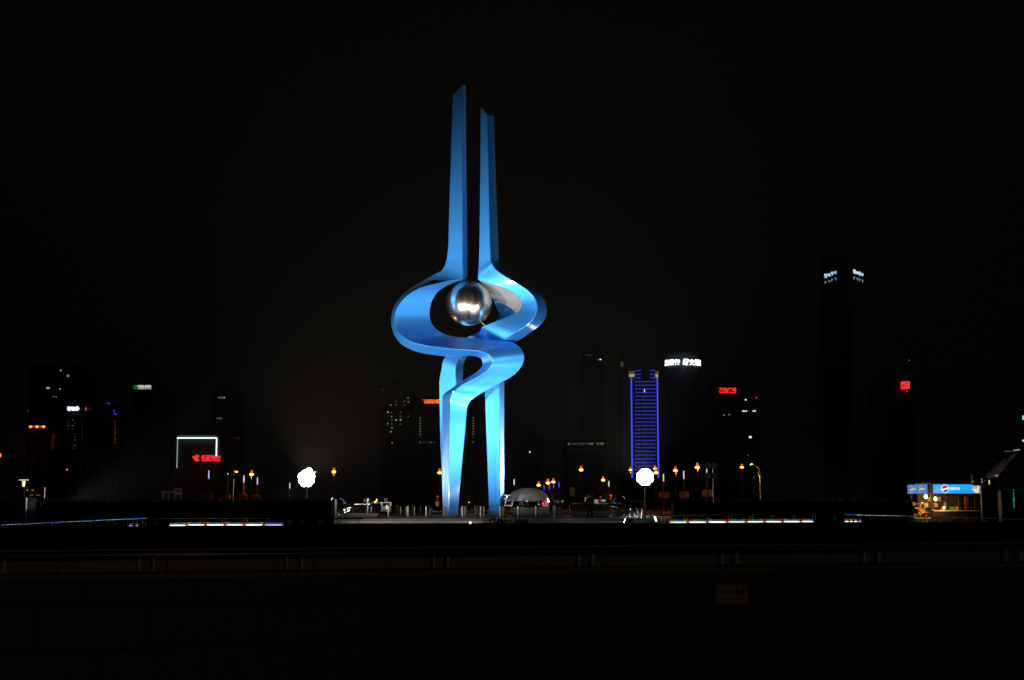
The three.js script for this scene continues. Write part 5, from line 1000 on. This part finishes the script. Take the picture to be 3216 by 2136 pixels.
// centre: window block, pavilion topped block
{
  const wz = (x, y) => [1180 + x / 6.533, 1180 + y / 6.533], w = [];
  for (const [x, y, k] of [[140, 298, 5], [665, 455, 0], [670, 540, 0], [420, 530, 5], [310, 605, 0], [415, 603, 5], [588, 525, 5], [588, 603, 5], [250, 747, 1], [320, 760, 3], [510, 755, 3], [325, 838, 0], [510, 835, 5], [670, 838, 5], [335, 910, 5], [420, 910, 1], [508, 905, 1], [250, 985, 0], [330, 990, 5], [510, 995, 5], [335, 1070, 0], [308, 1150, 4], [338, 1378, 0]]) w.push([...wz(x, y), k === 5 ? 5 : 4, 4, k]);
  building('window_block', 'dark apartment block with scattered dim windows left of the sculpture', 1196, 1294, 1214, 480, 22, w);
  const d = 460, dash = []; for (let i = 0; i < 10; i++) if (i !== 8) { const y = wz(0, 868 + 55.4 * i)[1]; dash.push([1320, y, 5.4, 1.6, i === 7 ? 5 : 0], [1486.4, y, 5.4, 1.6, i === 7 ? 5 : 0]); }
  for (const x of [990, 1060, 1130, 1195]) dash.push([...wz(x, 1370), 4, 3, x === 1130 ? 0 : 5]);
  const B = building('pavilion_block', 'dark block topped by an orange lit pavilion, behind the left leg', 1310, 1498, 1272.5, d, 26, dash, M.facadeWarm), q = (x, y, z) => B.local(x, y, z);
  const amber = std([0.62, 0.3, 0.14], 0.85), y0 = q(1403, 1272).y + 0.6, y1 = q(1403, 1256).y;
  part('pavilion_wall', box(size(152, d), y1 - y0, 14, 0, (y0 + y1) / 2, -10), amber, B.t);
  const sh = []; for (const [u, v] of [[-93, 1247], [-88, 1252], [-80, 1255.6], [80, 1255.6], [88, 1252], [93, 1247], [86, 1249], [60, 1245.5], [-60, 1245.5], [-86, 1249]]) sh.push(new THREE.Vector2(size(u, d), q(1403, v).y));
  part('pavilion_roof', new THREE.ExtrudeGeometry(new THREE.Shape(sh), { depth: 18, bevelEnabled: false }).translate(0, 0.05, -18), std([0.4, 0.24, 0.14], 0.85), B.t);
  for (const x of [1067, 1127, 1205]) part('window', box(size(4, d), size(3.4, d), 0.1, q(wz(x, 550)[0], 1264).x, q(0, wz(x, 551)[1]).y, -2.97), M.glassDark, B.t);
  for (const sx of [1345, 1374]) { const l = new THREE.PointLight(0xff7a2a, 26); l.position.copy(at(sx, 1265.5, d + 0.9)); l.castShadow = true; l.shadow.radius = 10; scene.add(l); const b = part('lamp_bulb', new THREE.SphereGeometry(0.2, 8, 6), glow([1, 0.5, 0.15], 0.6), B.t); b.position.copy(l.position).sub(B.o); }
  building('far_centre_tower', 'faint dark tower with one bright window right of the sculpture', 1838, 1897, 1082, 620, 26, [[1885.5, 1129.4, 6, 3, 2], [1845, 1116, 5, 3, 5], [1855, 1115.8, 5, 3, 5], [1876, 1130, 6, 3, 5]]);
  const lw = []; for (const [a, b] of [[1784, 1794], [1798, 1810], [1818, 1838], [1842, 1850], [1853, 1863], [1872, 1882], [1886, 1896]]) for (let x = a; x < b; x += 5) lw.push([x + 2, 1394 + (rnd() - 0.5), 4, 5, rnd() < 0.4 ? 0 : 5]);
  building('low_lit_block', 'low dark block with one row of pale windows left of the right mast', 1776, 1904, 1384, 380, 20, lw);
  building('lone_window_block', 'dark block with one bright white window right of the sculpture leg', 1640, 1700, 1380, 400, 18, [[1664, 1420, 4, 4, 2]]);
}

renderer.render(scene, camera);
